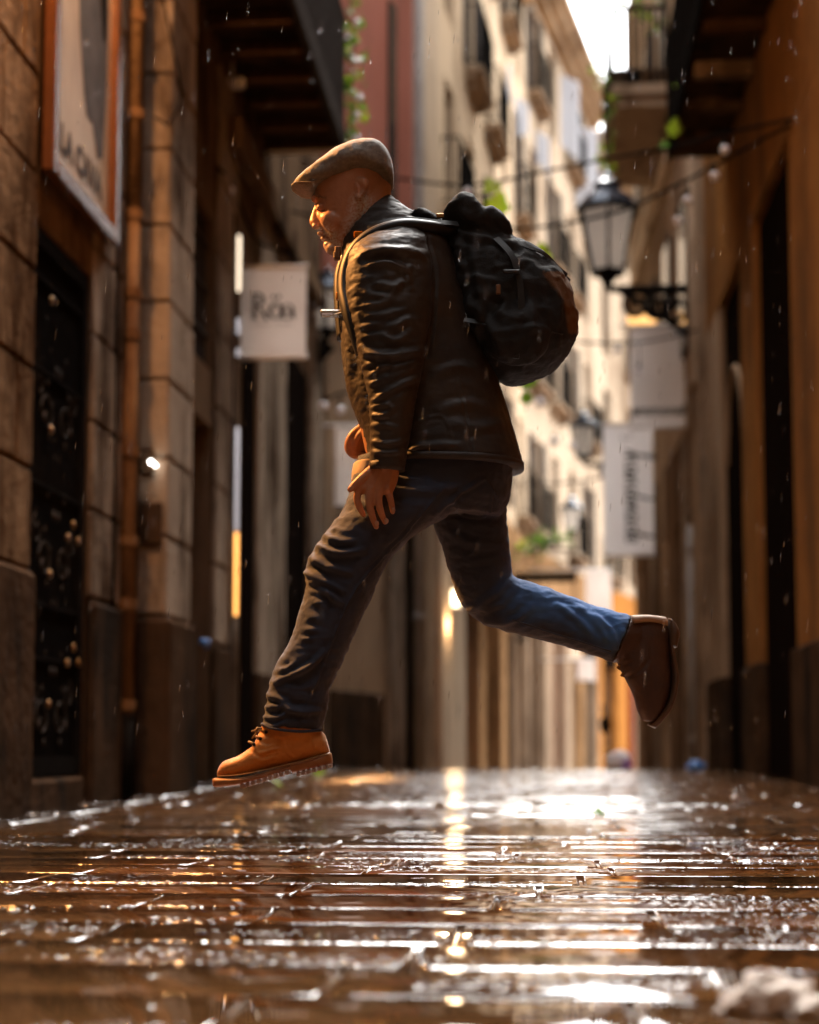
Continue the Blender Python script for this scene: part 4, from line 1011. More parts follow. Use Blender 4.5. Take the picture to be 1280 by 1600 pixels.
# ============================================================ THE RUNNER
def ring_loft(rings, n=28, sub=5, power=2.2, capn=True):
    """rings: ((ax,ay),(bx,by),half_depth,dy) photo points of the two silhouette edges; returns MB in runner space"""
    R_ = [(a[0], a[1], b[0], b[1], hd, dy) for a, b, hd, dy in rings]
    sp = smooth_path(R_, sub) if sub > 1 else [np.array(r, float) for r in R_]
    vs = []
    for s_ in sp:
        A = m(s_[0], s_[1], s_[5]); B = m(s_[2], s_[3], s_[5]); C_ = (A + B) / 2; U = (A - B) / 2
        for k in range(n):
            t = 2 * math.pi * k / n; c, s2 = math.cos(t), math.sin(t)
            cu = math.copysign(abs(c) ** (2 / power), c); su = math.copysign(abs(s2) ** (2 / power), s2)
            vs.append(C_ + U * cu + Vector((0, su * s_[4], 0)))
    fs = []
    for i in range(len(sp) - 1):
        for k in range(n): a = i * n + k; b = i * n + (k + 1) % n; fs.append((a, b, b + n, a + n))
    if capn: fs.append(tuple(range(n))[::-1]); fs.append(tuple(range((len(sp) - 1) * n, len(sp) * n)))
    q = MB(); q.add(vs, fs); return q
def ell(px, py, dy, rx, ry, rd, rot=0.0):
    """ellipsoid; rx,ry in photo px, rd in metres"""
    c = m(px, py, dy); q = MB(); q.sphere((0, 0, 0), 1, 20, 14); k = 1 / 617.0
    ca, sa = math.cos(rot), math.sin(rot)
    q.v = [(c.x + (x * rx * ca + z * ry * sa) * k, c.y + y * rd, c.z + (-x * rx * sa + z * ry * ca) * k) for x, y, z in q.v]
    return q
def ptube(pts, rs, n=12, sub=4):
    sp = smooth_path([(a[0], a[1], a[2], r) for a, r in zip(pts, rs)], sub)
    q = MB(); q.tube([m(s_[0], s_[1], s_[2]) for s_ in sp], [float(s_[3]) for s_ in sp], n); 
    q.sphere(m(sp[0][0], sp[0][1], sp[0][2]), float(sp[0][3]), 10, 7); q.sphere(m(sp[-1][0], sp[-1][1], sp[-1][2]), float(sp[-1][3]), 10, 7)
    return q
def remesh(parts, voxel, smooth_it=4, fac=.5):
    """one continuous skin from overlapping volumes"""
    allm = MB()
    for p in parts: allm.add(p.v, p.f)
    me = bpy.data.meshes.new("tmp"); me.from_pydata(allm.v, [], allm.f); me.update()
    bm = bmesh.new(); bm.from_mesh(me)
    # each island gets outward normals
    bmesh.ops.remove_doubles(bm, verts=bm.verts, dist=1e-6); bmesh.ops.recalc_face_normals(bm, faces=bm.faces); bm.to_mesh(me); bm.free()
    o = bpy.data.objects.new("tmp", me); COL.objects.link(o)
    md = o.modifiers.new("r", 'REMESH'); md.mode = 'VOXEL'; md.voxel_size = voxel; md.use_smooth_shade = True
    if smooth_it:
        s_ = o.modifiers.new("s", 'SMOOTH'); s_.factor = fac; s_.iterations = smooth_it
    bpy.context.view_layer.update()
    out = bpy.data.meshes.new_from_object(o.evaluated_get(bpy.context.evaluated_depsgraph_get()))
    bpy.data.objects.remove(o); bpy.data.meshes.remove(me); return out
def get_co(me):
    a = np.empty(len(me.vertices) * 3, np.float32); me.vertices.foreach_get('co', a); return a.reshape(-1, 3).astype(float)
def get_no(me):
    a = np.empty(len(me.vertices) * 3, np.float32); me.vertices.foreach_get('normal', a); return a.reshape(-1, 3).astype(float)
FWl = np.array((FW.dot(RT), FW.dot(FH), FW.z)); UPl = np.array((UP.dot(RT), UP.dot(FH), UP.z))
def to_px(co):
    """runner space -> photo pixels"""
    v = co + np.array((0, MAN_D, -CAM.z)); f = v @ FWl
    return 640 + FPX * v[:, 0] / f, 800 + SHIFT - FPX * (v @ UPl) / f
def seg_dist(px, py, pts):
    best = np.full(px.shape, 1e9); tt = np.zeros(px.shape); n = len(pts) - 1
    for i in range(n):
        ax, ay = pts[i]; bx, by = pts[i + 1]; dx, dy = bx - ax, by - ay; L2 = dx * dx + dy * dy + 1e-9
        t = np.clip(((px - ax) * dx + (py - ay) * dy) / L2, 0, 1); d = np.hypot(px - ax - t * dx, py - ay - t * dy)
        w = d < best; best = np.where(w, d, best); tt = np.where(w, (i + t) / n, tt)
    return best, tt
def folds(me, strokes_, side=-1, noise_amp=.002, nscale=(14, 8, 30), seed=0, vmask=None, fk=1.0):
    """push cloth out along drawn ridges (with a trough beside each) and add small wrinkles"""
    co = get_co(me); no = get_no(me); px, py = to_px(co); disp = np.zeros(len(co))
    facing = np.clip(-no[:, 1] * 1.6 + .45, 0, 1)
    for pts, w, amp in strokes_:
        sm_ = [tuple(p) for p in smooth_path(pts, 4)]; d, t = seg_dist(px, py, sm_); taper = np.sin(np.pi * np.clip(t, .04, .96)) ** .5
        prof = np.exp(-(d / w) ** 2) - .45 * np.exp(-((d - 1.9 * w) / (w * .9)) ** 2)
        disp += fk * amp * prof * taper * facing
    if noise_amp:
        nz = np.array([mnoise.fractal(Vector((c[0] * nscale[0] + seed, c[1] * nscale[1], c[2] * nscale[2])), .9, 2.1, 4) for c in co])
        nz = 1 - np.abs(nz) * 2.2          # ridged
        disp += noise_amp * nz * (1 if vmask is None else vmask(px, py))
    co2 = co + no * disp[:, None]
    me.vertices.foreach_set('co', co2.astype(np.float32).ravel()); me.update(); return me
def attr(me, name, vals):
    a = me.attributes.new(name, 'FLOAT', 'POINT'); a.data.foreach_set('value', np.asarray(vals, np.float32))
def with_attr(mt, name, color, rough=None):
    """mix a second colour where the mesh attribute says so (its own colour, or sky sheen painted on the calf)"""
    n, l = nodes_of(mt); b = n['Principled BSDF']; at = n.new("ShaderNodeAttribute"); at.attribute_name = name
    lk = b.inputs['Base Color'].links[0]; src = lk.from_socket
    mx = n.new("ShaderNodeMix"); mx.data_type = 'RGBA'; l.new(at.outputs['Fac'], mx.inputs['Factor']); l.new(src, mx.inputs[6]); mx.inputs[7].default_value = (*color, 1); l.new(mx.outputs[2], b.inputs['Base Color'])
SKIN = mat("skin", (.44, .21, .115), (.35, .16, .085), 30, .42, .0008, 160, dry=True, obj=True, sss=.08)
with_attr(SKIN, "beard", (.60, .60, .62)); with_attr(SKIN, "lips", (.30, .11, .08)); with_attr(SKIN, "brow", (.12, .085, .06))
JACKET = mat("brown_waxed_jacket", (.040, .026, .016), (.013, .009, .007), 9, .46, .0005, 160, obj=True, rough2=.70)
TROUS = mat("slate_blue_denim", (.028, .042, .078), (.016, .025, .050), 14, .8, .0010, 420, obj=True, sheen=.15)
CAPM = mat("brown_grey_tweed", (.30, .27, .235), (.15, .135, .12), 90, .85, .0010, 300, obj=True, sheen=.3)
BOOT = mat("wheat_nubuck", (.66, .28, .055), (.50, .19, .035), 22, .62, stain=(.20, .075, .016), stain_scale=9, stain_lo=.52, stain_hi=.66, bump=.0008, bscale=260, obj=True, sheen=.2)
SOLE = mat("tan_rubber_sole", (.34, .15, .045), (.24, .10, .03), 20, .5, .001, 120, obj=True)
LUG = mat("pale_lug_rubber", (.42, .33, .26), (.3, .22, .17), 20, .4, 0, obj=True)
DARKB = mat("shaded_boot_leather", (.075, .028, .011), (.045, .018, .008), 20, .55, .001, 200, obj=True)  # rear boot of the same pair, shade put into the colour
DSOLE = mat("shaded_rubber_sole", (.10, .05, .022), (.06, .03, .014), 20, .5, .001, 120, obj=True)  # rear sole, likewise darkened to stand for shade
CREAMB = mat("pale_heel_highlight", (.55, .42, .32), (.45, .33, .25), 20, .7, .001, 200, obj=True)
PACK = mat("black_pack_fabric", (.004, .0036, .0035), (.007, .0065, .006), 25, .8, .0012, 240, obj=True)
STRAP = mat("black_webbing", (.008, .0075, .0075), None, 30, .5, .0003, 400, obj=True)
TANP = mat("tan_pack_panel", (.20, .09, .025), (.14, .06, .018), 25, .6, .0012, 200, obj=True)
LACE = mat("tan_lace", (.40, .25, .12), None, 30, .7)
METAL = mat("bright_buckle", (.6, .58, .55), None, 30, .25, 0, metal=1)
ORANGE = mat("orange_tab", (.70, .20, .02), None, 30, .5)
SHIRT = mat("pale_shirt", (.50, .38, .27), None, 20, .8, .001, 100, obj=True)
NAIL = mat("finger_nail", (.50, .29, .19), None, 20, .3, 0)

man = thing("person", "man in a flat cap and brown waxed jacket caught mid leap over the wet street", "person", (MAN_O.x, MAN_O.y, 0), YAW)

# ---- body: one continuous skin
head = ring_loft([((552, 233), (596, 234), .040, 0), ((520, 252), (611, 247), .064, 0), ((497, 282), (614, 262), .074, 0), ((492, 305), (613, 278), .076, 0),
                  ((494, 322), (608, 291), .072, 0), ((497, 343), (599, 308), .067, 0), ((504, 362), (590, 326), .060, 0), ((514, 383), (578, 345), .050, 0), ((526, 396), (562, 372), .030, 0)], 32, 5, 2.15)
neck = ring_loft([((545, 300), (612, 284), .054, 0), ((550, 335), (612, 312), .055, 0), ((552, 372), (622, 336), .060, 0), ((556, 425), (650, 385), .080, 0)], 24, 4)
torso = ring_loft([((556, 400), (660, 372), .10, 0), ((548, 440), (690, 410), .15, 0), ((548, 500), (715, 480), .145, 0), ((556, 580), (740, 560), .135, 0), ((560, 650), (765, 630), .13, 0), ((580, 730), (770, 725), .12, 0), ((620, 770), (750, 775), .09, 0)], 28, 3)
parts = [head, neck, torso]
parts.append(ring_loft([((493, 316), (508, 314), .007, 0), ((489, 328), (506, 328), .009, 0), ((484.5, 341), (506, 341), .013, 0), ((484, 349), (507, 350), .017, 0), ((490, 356), (508, 358), .012, 0)], 16, 4))   # nose
parts.append(ell(493, 311, -.026, 7, 5, .024, .2)); parts.append(ell(493, 311, .026, 7, 5, .024, .2))        # brow ridges
for s_ in (-1, 1):
    parts.append(ell(502, 324, s_ * .031, 8, 7, .014)); parts.append(ell(493, 354, s_ * .012, 6, 4.5, .009))
    parts.append(ell(522, 345, s_ * .036, 24, 18, .026, .4))
parts += [ell(501, 366, 0, 6, 3.4, .020, .3), ell(506, 373, 0, 6, 3.6, .018, .3), ell(519, 390, 0, 12, 9, .026, .5), ell(512, 384, 0, 7, 7, .02)]
for s_ in (-1, 1):     # ears
    parts.append(ell(565, 292, s_ * .074, 10, 16, .010, -.15)); parts.append(ell(561, 306, s_ * .070, 6, 7, .009)); parts.append(ell(570, 286, s_ * .082, 7, 10, .006, -.2))
# near arm and hand
parts.append(ptube([(612, 400, -.17), (600, 520, -.21), (605, 620, -.21), (604, 700, -.21), (603, 732, -.205)], [.052, .045, .037, .027, .025], 14))
hd0 = -.205
parts.append(ring_loft([((584, 722), (625, 724), .021, hd0), ((577, 738), (624, 738), .020, hd0), ((568, 750), (622, 750), .019, hd0), ((560, 762), (618, 762), .0175, hd0), ((562, 772), (612, 773), .013, hd0)], 20, 4, 2.6))
for pts, rs in (([(583, 733, hd0 - .004), (566, 747, hd0 - .014), (554, 758, hd0 - .018), (547, 765, hd0 - .018)], [.0135, .0115, .0100, .0075]),
                ([(564, 760, hd0 - .004), (558, 776, hd0 - .006), (561, 791, hd0 + .000), (568, 804, hd0 + .008)], [.0112, .0094, .0086, .0068]),
                ([(579, 764, hd0 - .008), (577, 784, hd0 - .010), (581, 804, hd0 - .004), (588, 823, hd0 + .004)], [.0118, .0098, .0088, .0070]),
                ([(592, 766, hd0 - .007), (592, 784, hd0 - .009), (596, 802, hd0 - .003), (602, 816, hd0 + .005)], [.0112, .0094, .0084, .0066]),
                ([(605, 762, hd0 + .000), (609, 776, hd0 - .002), (612, 788, hd0 + .002), (614, 800, hd0 + .006)], [.0105, .0090, .0080, .0064])):
    parts.append(ptube(pts, rs, 12, 5))
for (x_, y_) in ((566, 762), (579, 765), (592, 766), (605, 764)): parts.append(ell(x_, y_, hd0 - .010, 6.5, 6, .010))
# far arm and loosely closed hand
parts.append(ptube([(600, 400, .17), (650, 540, .20), (640, 620, .17), (602, 672, .12), (590, 680, .115)], [.05, .045, .036, .028, .027], 14))
parts.append(ring_loft([((586, 662), (592, 705), .030, .112), ((572, 664), (576, 712), .036, .105), ((560, 672), (566, 714), .036, .10), ((552, 684), (556, 712), .028, .10)], 20, 4, 2.6))
for k, dy_ in enumerate((.068, .090, .112, .132)):
    parts.append(ptube([(566, 668 + k, dy_), (551, 680 + k, dy_ - .002), (544, 697 + k, dy_), (553, 711, dy_ + .002), (570, 712, dy_ + .004)], [.0125, .0118, .0105, .0098, .0085], 12, 5))
parts.append(ptube([(586, 668, .070), (568, 676, .060), (556, 690, .062), (556, 702, .070)], [.014, .0125, .011, .009], 12, 4))
# legs under the trousers
parts.append(ptube([(650, 770, -.07), (586, 832, -.09), (540, 892, -.10), (515, 960, -.10), (475, 1060, -.10), (458, 1140, -.10), (445, 1180, -.10)], [.078, .066, .056, .050, .042, .034, .034], 16))
parts.append(ptube([(730, 770, .08), (742, 845, .09), (764, 915, .10), (815, 950, .10), (905, 985, .10), (975, 1005, .10), (1005, 1040, .10)], [.078, .066, .048, .046, .040, .034, .034], 16))
bme = remesh(parts, .0030, 3, .5)
# crisper facial planes
co = get_co(bme); px, py = to_px(co)
def blob(cx, cy, rx, ry): return np.exp(-(((px - cx) / rx) ** 2 + ((py - cy) / ry) ** 2))
headm = (py < 405) & (px < 620)
no = get_no(bme); dsp = np.zeros(len(co))
side_ = np.clip(np.abs(co[:, 1] - 0) / .05, 0, 1)
for pts, w, a_ in (([(494, 330), (502, 333), (510, 329)], 2.2, -.0022), ([(497, 317), (506, 317)], 2.5, -.0022), ([(500, 369.5), (510, 371), (520, 373)], 1.8, -.0026),
                   ([(499, 356), (508, 364), (514, 374)], 2.2, -.0020), ([(514, 324), (522, 320)], 1.6, -.0012), ([(515, 328), (524, 328)], 1.6, -.0012),
                   ([(558, 284), (563, 292), (562, 302)], 2.4, -.0040), ([(568, 280), (572, 292), (566, 303)], 2.0, .0018)):
    d_, t_ = seg_dist(px, py, pts); dsp += a_ * np.exp(-(d_ / w) ** 2) * headm
hand_near = (py > 728) & (px < 632) & (co[:, 1] < -.15)
for pts in ([(590, 732), (571, 760)], [(598, 732), (583, 762)], [(606, 733), (596, 763)], [(613, 735), (608, 760)]):
    d_, t_ = seg_dist(px, py, pts); dsp += .0016 * np.exp(-(d_ / 2.0) ** 2) * hand_near * (no[:, 1] < 0)
co += no * dsp[:, None]; bme.vertices.foreach_set('co', co.astype(np.float32).ravel()); bme.update()
d_, _ = seg_dist(px, py, [(503, 366), (512, 372), (519, 384), (532, 394), (545, 380), (560, 345), (566, 318)])
nz = np.array([mnoise.noise(Vector(c) * 220) for c in co]); bd_ = np.clip(1.25 - d_ / 20, 0, 1) * headm * np.clip(.55 + nz * 1.1, 0, 1)
d2, _ = seg_dist(px, py, [(502, 368), (510, 371)]); lips = np.exp(-(d2 / 3.2) ** 2) * headm * (np.abs(co[:, 1]) < .02)
d3, _ = seg_dist(px, py, [(492, 310), (500, 307), (509, 309)]); brow = np.exp(-(d3 / 2.6) ** 2) * headm * (np.abs(co[:, 1]) > .012) * np.clip(.7 + nz, 0, 1)
bme.materials.clear(); bme.materials.append(SKIN); attr(bme, "beard", bd_ * 1.0); attr(bme, "lips", lips * .7); attr(bme, "brow", brow)
body = obj("body", bme, man)
# eyelashes/lids line and nails
for s_ in (-1, 1):
    q = MB(); q.tube([m(495, 327, s_ * .040), m(501, 330, s_ * .044), m(508, 328, s_ * .046)], .0010, 5); q.build("eyelashes", INK, man, smooth=True)
for (x_, y_, d_, rx, ry) in ((604, 814, hd0 - .0035, 3.2, 4.2), (615, 797, hd0 - .0025, 2.8, 3.6), (589, 818, hd0 - .005, 3.2, 4.2), (549, 762, hd0 - .0275, 3.2, 3.4)):
    e_ = ell(x_, y_, d_, rx, ry, .0030); e_.build("finger_nail", NAIL, man, smooth=True)

# ---- jacket
jp = [ring_loft([((538, 398), (640, 345), .095, 0), ((533, 420), (690, 362), .165, 0), ((531, 455), (712, 400), .195, 0), ((532, 500), (735, 470), .195, 0), ((535, 560), (758, 535), .18, 0), ((546, 620), (778, 595), .172, 0),
                 ((564, 668), (797, 655), .172, 0), ((573, 702), (810, 700), .178, 0), ((576, 724), (818, 730), .182, 0)], 36, 6, 2.4)]
jp.append(ring_loft([((568, 372), (655, 352), .060, -.125), ((546, 398), (672, 392), .070, -.185), ((541, 450), (675, 452), .066, -.205), ((549, 505), (672, 508), .062, -.212), ((561, 560), (662, 566), .057, -.215),
                     ((575, 620), (650, 624), .052, -.215), ((579, 680), (640, 684), .047, -.212), ((578, 730), (632, 733), .041, -.208)], 28, 6, 2.2))
jp.append(ring_loft([((575, 375), (665, 360), .06, .125), ((570, 420), (690, 420), .064, .19), ((600, 500), (700, 520), .06, .20), ((615, 580), (700, 600), .056, .19), ((606, 640), (668, 664), .046, .16), ((592, 658), (612, 706), .038, .128)], 24, 5, 2.2))
# stand-up collar
jp.append(ring_loft([((533, 384), (610, 306), .070, 0), ((533, 396), (622, 316), .076, 0), ((536, 412), (655, 338), .095, 0)], 30, 4, 2.2))
jme = remesh(jp, .0046, 3, .5)
JF = [([(664, 362), (680, 420), (678, 500), (668, 560)], 2.2, -.007), ([(706, 560), (726, 640), (742, 726)], 1.8, -.004), ([(640, 664), (690, 650), (708, 690)], 1.8, .004), ([(600, 700), (700, 712), (812, 708)], 1.6, -.003), ([(560, 402), (580, 392), (632, 391), (662, 398)], 6, .011), ([(568, 408), (600, 401), (635, 408)], 5, -.010), ([(578, 414), (606, 410), (634, 424), (642, 450)], 5, .009),
      ([(585, 440), (612, 449), (634, 438)], 5, .009), ([(572, 458), (600, 462), (624, 454)], 4.5, .007), ([(590, 432), (560, 436)], 5, .004), ([(568, 478), (596, 474), (614, 466)], 4.5, .007),
      ([(575, 494), (602, 492), (628, 484)], 4.5, .006), ([(600, 520), (620, 508), (640, 500), (648, 512)], 6, .009), ([(564, 512), (590, 506)], 4, .006), ([(566, 526), (596, 524), (618, 532), (640, 520)], 5, .009),
      ([(566, 546), (600, 556), (660, 548)], 5.5, .012), ([(575, 560), (610, 566), (650, 556)], 4, -.006), ([(580, 586), (600, 572), (610, 570)], 4.5, .008), ([(578, 600), (588, 596), (604, 588)], 4, .006), ([(585, 626), (615, 607), (662, 586)], 4.5, .012),
      ([(578, 638), (600, 632), (615, 640)], 4, .006), ([(580, 648), (598, 650), (614, 640)], 4, .008), ([(578, 668), (600, 664), (625, 672)], 4, .006), ([(580, 690), (606, 694), (628, 688)], 4, .007), ([(580, 706), (604, 708), (630, 704)], 4, .006),
      ([(636, 710), (655, 699), (690, 695), (720, 697)], 5, .010), ([(634, 720), (660, 713), (700, 716)], 4, .007), ([(690, 640), (730, 630), (770, 640)], 7, .006), ([(680, 585), (715, 572), (750, 580)], 7, .006), ([(700, 660), (750, 668), (790, 660)], 7, .006),
      ([(645, 370), (680, 372), (700, 390)], 6, .006), ([(542, 500), (546, 560), (545, 620)], 6, .006), ([(536, 700), (560, 695)], 5, .004)]
folds(jme, JF, noise_amp=.0022, nscale=(13, 13, 42), seed=3, fk=.68, vmask=lambda x, y: np.clip((690 - x) / 40, .35, 1))
jme.materials.clear(); jme.materials.append(JACKET); jac = obj("jacket", jme, man)
# hem, cuff, seam details
def edge_tube(name, pts, r, mt, n=8, parent=man, sub=5):
    sp = smooth_path(pts, sub); q = MB(); q.tube([m(a, b, c) for a, b, c in sp], r, n); return q.build(name, mt, parent, smooth=True)
q = ring_loft([((577, 722), (633, 724), .0425, -.208), ((577, 734), (633, 736), .0425, -.208)], 28, 2, 2.2); q.build("cuff", JACKET, man, smooth=True)
q = ring_loft([((575, 722), (819, 727), .185, 0), ((575, 731), (819, 735), .186, 0)], 36, 2, 2.4); q.build("jacket_hem", JACKET, man, smooth=True)
q = ring_loft([((552, 728), (600, 726), .10, 0), ((549, 745), (600, 745), .11, 0), ((550, 760), (600, 762), .11, 0)], 20, 4, 2.2); q.build("shirt_tail", SHIRT, man, smooth=True)

# ---- trousers
tpz = [ring_loft([((560, 715), (800, 722), .155, 0), ((556, 745), (800, 748), .155, 0), ((560, 775), (794, 785), .15, 0), ((600, 800), (780, 805), .12, 0)], 32, 4, 2.3)]
tpz.append(ring_loft([((553, 742), (745, 772), .095, -.07), ((541, 788), (698, 806), .095, -.085), ((513, 828), (652, 832), .090, -.095), ((486, 868), (612, 870), .084, -.10), ((478, 896), (592, 904), .080, -.10), ((478, 922), (580, 934), .077, -.10), ((468, 958), (563, 968), .073, -.10),
                      ((454, 1002), (545, 1012), .069, -.10), ((434, 1036), (530, 1044), .066, -.10), ((421, 1068), (514, 1080), .064, -.10), ((417, 1102), (513, 1102), .062, -.10), ((410, 1134), (501, 1141), .060, -.10)], 30, 6, 2.25))
tpz.append(ring_loft([((660, 750), (801, 745), .10, .07), ((672, 800), (791, 792), .10, .085), ((689, 850), (795, 848), .093, .09), ((705, 900), (799, 888), .086, .095), ((722, 944), (802, 902), .081, .10), ((752, 972), (812, 906), .077, .10), ((790, 986), (836, 912), .073, .10),
                      ((850, 1000), (880, 928), .069, .10), ((905, 1016), (934, 948), .063, .10), ((956, 1034), (984, 962), .058, .10)], 30, 6, 2.25))
tme = remesh(tpz, .0046, 3, .5)
TF = [([(705, 748), (640, 825), (556, 920), (508, 1030), (466, 1138)], 1.7, .0045), ([(760, 750), (792, 800)], 1.7, .004), ([(600, 752), (590, 775), (575, 790)], 1.8, .005), ([(720, 756), (716, 800), (760, 806), (770, 760)], 1.6, .004), ([(506, 836), (530, 846), (553, 846)], 5, .008), ([(494, 851), (525, 864), (566, 861)], 5, .012), ([(488, 872), (515, 886), (546, 893)], 5, .010), ([(474, 894), (500, 904), (535, 924)], 4.5, .012), ([(486, 884), (505, 892)], 4, -.007), ([(480, 908), (500, 914), (540, 948)], 5, .010),
      ([(484, 922), (515, 930), (528, 952)], 4.5, .006), ([(492, 940), (510, 948)], 5, .005), ([(486, 962), (502, 970)], 5, .005), ([(476, 984), (496, 986)], 5, .005), ([(470, 1000), (490, 998)], 4, .005), ([(430, 1066), (458, 1054), (482, 1042), (506, 1020)], 4.5, .013),
      ([(436, 1050), (452, 1044), (460, 1036)], 4, .008), ([(446, 1060), (470, 1066), (500, 1050)], 6, -.006), ([(420, 1086), (440, 1094), (452, 1104)], 4.5, .009), ([(414, 1106), (436, 1104), (470, 1110), (498, 1112)], 4.5, .010), ([(412, 1120), (436, 1122), (450, 1112), (480, 1118)], 4, .009), ([(410, 1132), (430, 1134), (446, 1128)], 3.5, .008),
      ([(548, 780), (575, 792), (600, 820)], 7, .006), ([(560, 800), (600, 840)], 7, .005), ([(760, 746), (720, 770), (678, 804)], 3.5, .006), ([(600, 760), (660, 768), (720, 760)], 6, .005), ([(700, 780), (740, 800), (785, 796)], 6, .005), ([(700, 830), (740, 850), (790, 850)], 6, .004),
      ([(735, 955), (770, 930), (800, 905)], 6, .007), ([(748, 965), (790, 950), (815, 915)], 5, -.005), ([(760, 972), (800, 970), (830, 950)], 5, .006), ([(870, 945), (900, 965), (925, 990)], 5, .006), ([(905, 950), (935, 975), (950, 1000)], 5, .007), ([(925, 955), (955, 985), (962, 1010)], 4, .008)]
folds(tme, TF, fk=1.05, noise_amp=.0026, nscale=(16, 12, 34), seed=8)
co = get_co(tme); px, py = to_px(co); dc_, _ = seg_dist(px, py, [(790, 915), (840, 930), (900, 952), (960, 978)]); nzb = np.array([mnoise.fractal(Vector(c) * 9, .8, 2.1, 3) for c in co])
with_attr(TROUS, "calf_sky_sheen", (.055, .17, .44)); tme.materials.clear(); tme.materials.append(TROUS); attr(tme, "calf_sky_sheen", np.clip(1.15 - dc_ / 42 + nzb * .5, 0, 1) * np.clip((px - 765) / 80, 0, 1) * np.clip((1010 - (px - 785) * -.22 - py) / 30, 0, 1)); obj("trousers", tme, man)  # blue sky sheen on the rear calf painted into the denim
edge_tube("trouser_hem", [(409, 1131, -.13), (430, 1139, -.158), (470, 1143, -.160), (502, 1141, -.13)], .0035, TROUS)
edge_tube("trouser_seam", [(800, 968, .022), (850, 985, .026), (905, 1002, .034), (955, 1018, .040)], .0022, TROUS)

# ---- cap
cp = ring_loft([((457, 291), (458, 296), .024, 0), ((470, 279), (473, 298), .058, 0), ((496, 260), (499, 296), .082, 0), ((526, 238), (530, 291), .095, 0), ((556, 227), (560, 285), .101, 0), ((586, 226), (588, 287), .099, 0), ((605, 241), (606, 291), .087, 0), ((614, 264), (614, 291), .055, 0)], 32, 6, 2.5)
cme = remesh([cp], .0035, 3, .5)
folds(cme, [([(478, 284), (510, 268), (545, 262)], 7, .003), ([(520, 248), (550, 240), (580, 246)], 9, .004), ([(575, 250), (598, 262), (610, 280)], 8, .004)], noise_amp=.0014, nscale=(20, 20, 20), seed=5)
cme.materials.clear(); cme.materials.append(CAPM); cap_ = obj("flat_cap", cme, man)
q = ring_loft([((455.5, 292), (456, 295), .022, 0), ((462, 292), (463, 297), .050, 0), ((472, 294), (474, 300), .066, 0), ((486, 293), (488, 301), .071, 0), ((500, 290), (502, 296), .064, 0), ((514, 286), (515, 289), .050, 0)], 28, 5, 2.0); q.build("brim", CAPM, man, smooth=True)
q = ring_loft([((499, 286), (500, 302), .083, 0), ((555, 282), (556, 290), .090, 0), ((612, 284), (613, 293), .060, 0)], 28, 5, 2.4)
# ---- front boot
up = ring_loft([((340, 1214), (341, 1202), .018, -.10), ((350, 1214), (350, 1190), .036, -.10), ((373, 1212), (375, 1180), .044, -.10), ((396, 1207), (397, 1163), .044, -.10), ((420, 1202), (408, 1143), .042, -.10), ((450, 1195), (436, 1136), .041, -.10), ((482, 1188), (470, 1136), .040, -.10), ((508, 1183), (497, 1140), .035, -.10), ((517, 1181), (508, 1148), .020, -.10)], 28, 6, 2.4)
sh = ring_loft([((404, 1150), (505, 1156), .046, -.10), ((414, 1120), (498, 1122), .045, -.10)], 24, 3, 2.2)
bt = thing  # alias unused
ume = remesh([up, sh], .0030, 3, .5)
folds(ume, [([(392, 1172), (408, 1182), (430, 1176)], 3, -.003), ([(400, 1180), (425, 1172), (452, 1168)], 2.2, .0022), ([(392, 1186), (425, 1178), (452, 1172)], 1.6, .0016), ([(440, 1140), (446, 1170), (462, 1186)], 2, .0018), ([(484, 1140), (492, 1180)], 2, .0014), ([(400, 1150), (412, 1160), (430, 1160)], 3, -.002)], noise_amp=.0008, nscale=(30, 30, 30))
ume.materials.clear(); ume.materials.append(BOOT); fb_ = obj("front_boot", ume, man)
fb_['label'] = 'wheat coloured leading boot'
def loft_part(name, rings, mt, parent, n=28, sub=5, power=3.2): q = ring_loft(rings, n, sub, power); return q.build(name, mt, parent, smooth=True)
so = ring_loft([((333, 1217), (334, 1229), .020, -.10), ((340, 1215), (342, 1230), .040, -.10), ((372, 1214), (374, 1227), .052, -.10), ((404, 1209), (406, 1219), .051, -.10), ((432, 1201), (434, 1211), .046, -.10), ((456, 1194), (458, 1204), .043, -.10)], 30, 6, 3.4)
he = ring_loft([((455, 1192), (458, 1209), .043, -.10), ((470, 1188), (472, 1206), .044, -.10), ((500, 1179), (503, 1199), .043, -.10), ((513, 1175), (517, 1195), .034, -.10), ((518, 1177), (520, 1192), .020, -.10)], 30, 5, 3.4)
so.add(he.v, he.f); o = so.build("sole", SOLE, fb_, smooth=True)
q = MB()
for k in range(9):
    t_ = k / 8; x_ = lerp(378, 448, t_); y_ = lerp(1228, 1207, t_); c = m(x_, y_, -.148); q.bevbox(c.x - .0045, c.x + .0045, c.y, c.y + .09, c.z - .006, c.z + .006, .002)
for k in range(7):
    t_ = k / 6; x_ = lerp(466, 515, t_); y_ = lerp(1210, 1197, t_); c = m(x_, y_, -.140); q.bevbox(c.x - .0045, c.x + .0045, c.y, c.y + .08, c.z - .005, c.z + .005, .002)
q.build("lugs", LUG, fb_, kind='stuff')
for (x_, y_) in ((416, 1144), (407, 1154), (397, 1163)):
    q = MB(); c = m(x_, y_, -.136); q.sphere((c.x, c.y, c.z), .0042, 8, 6); q.build("eyelet", INK, fb_, smooth=True)
for (x_, y_, dy_) in ((408, 1141, -.125), (399, 1151, -.125), (390, 1160, -.125)):
    q = MB(); q.tube([m(x_ + 6, y_ + 2, -.134), m(x_ - 1, y_ - 1, -.115), m(x_ + 2, y_, -.075)], .0032, 6); q.build("lace", LACE, fb_, smooth=True)
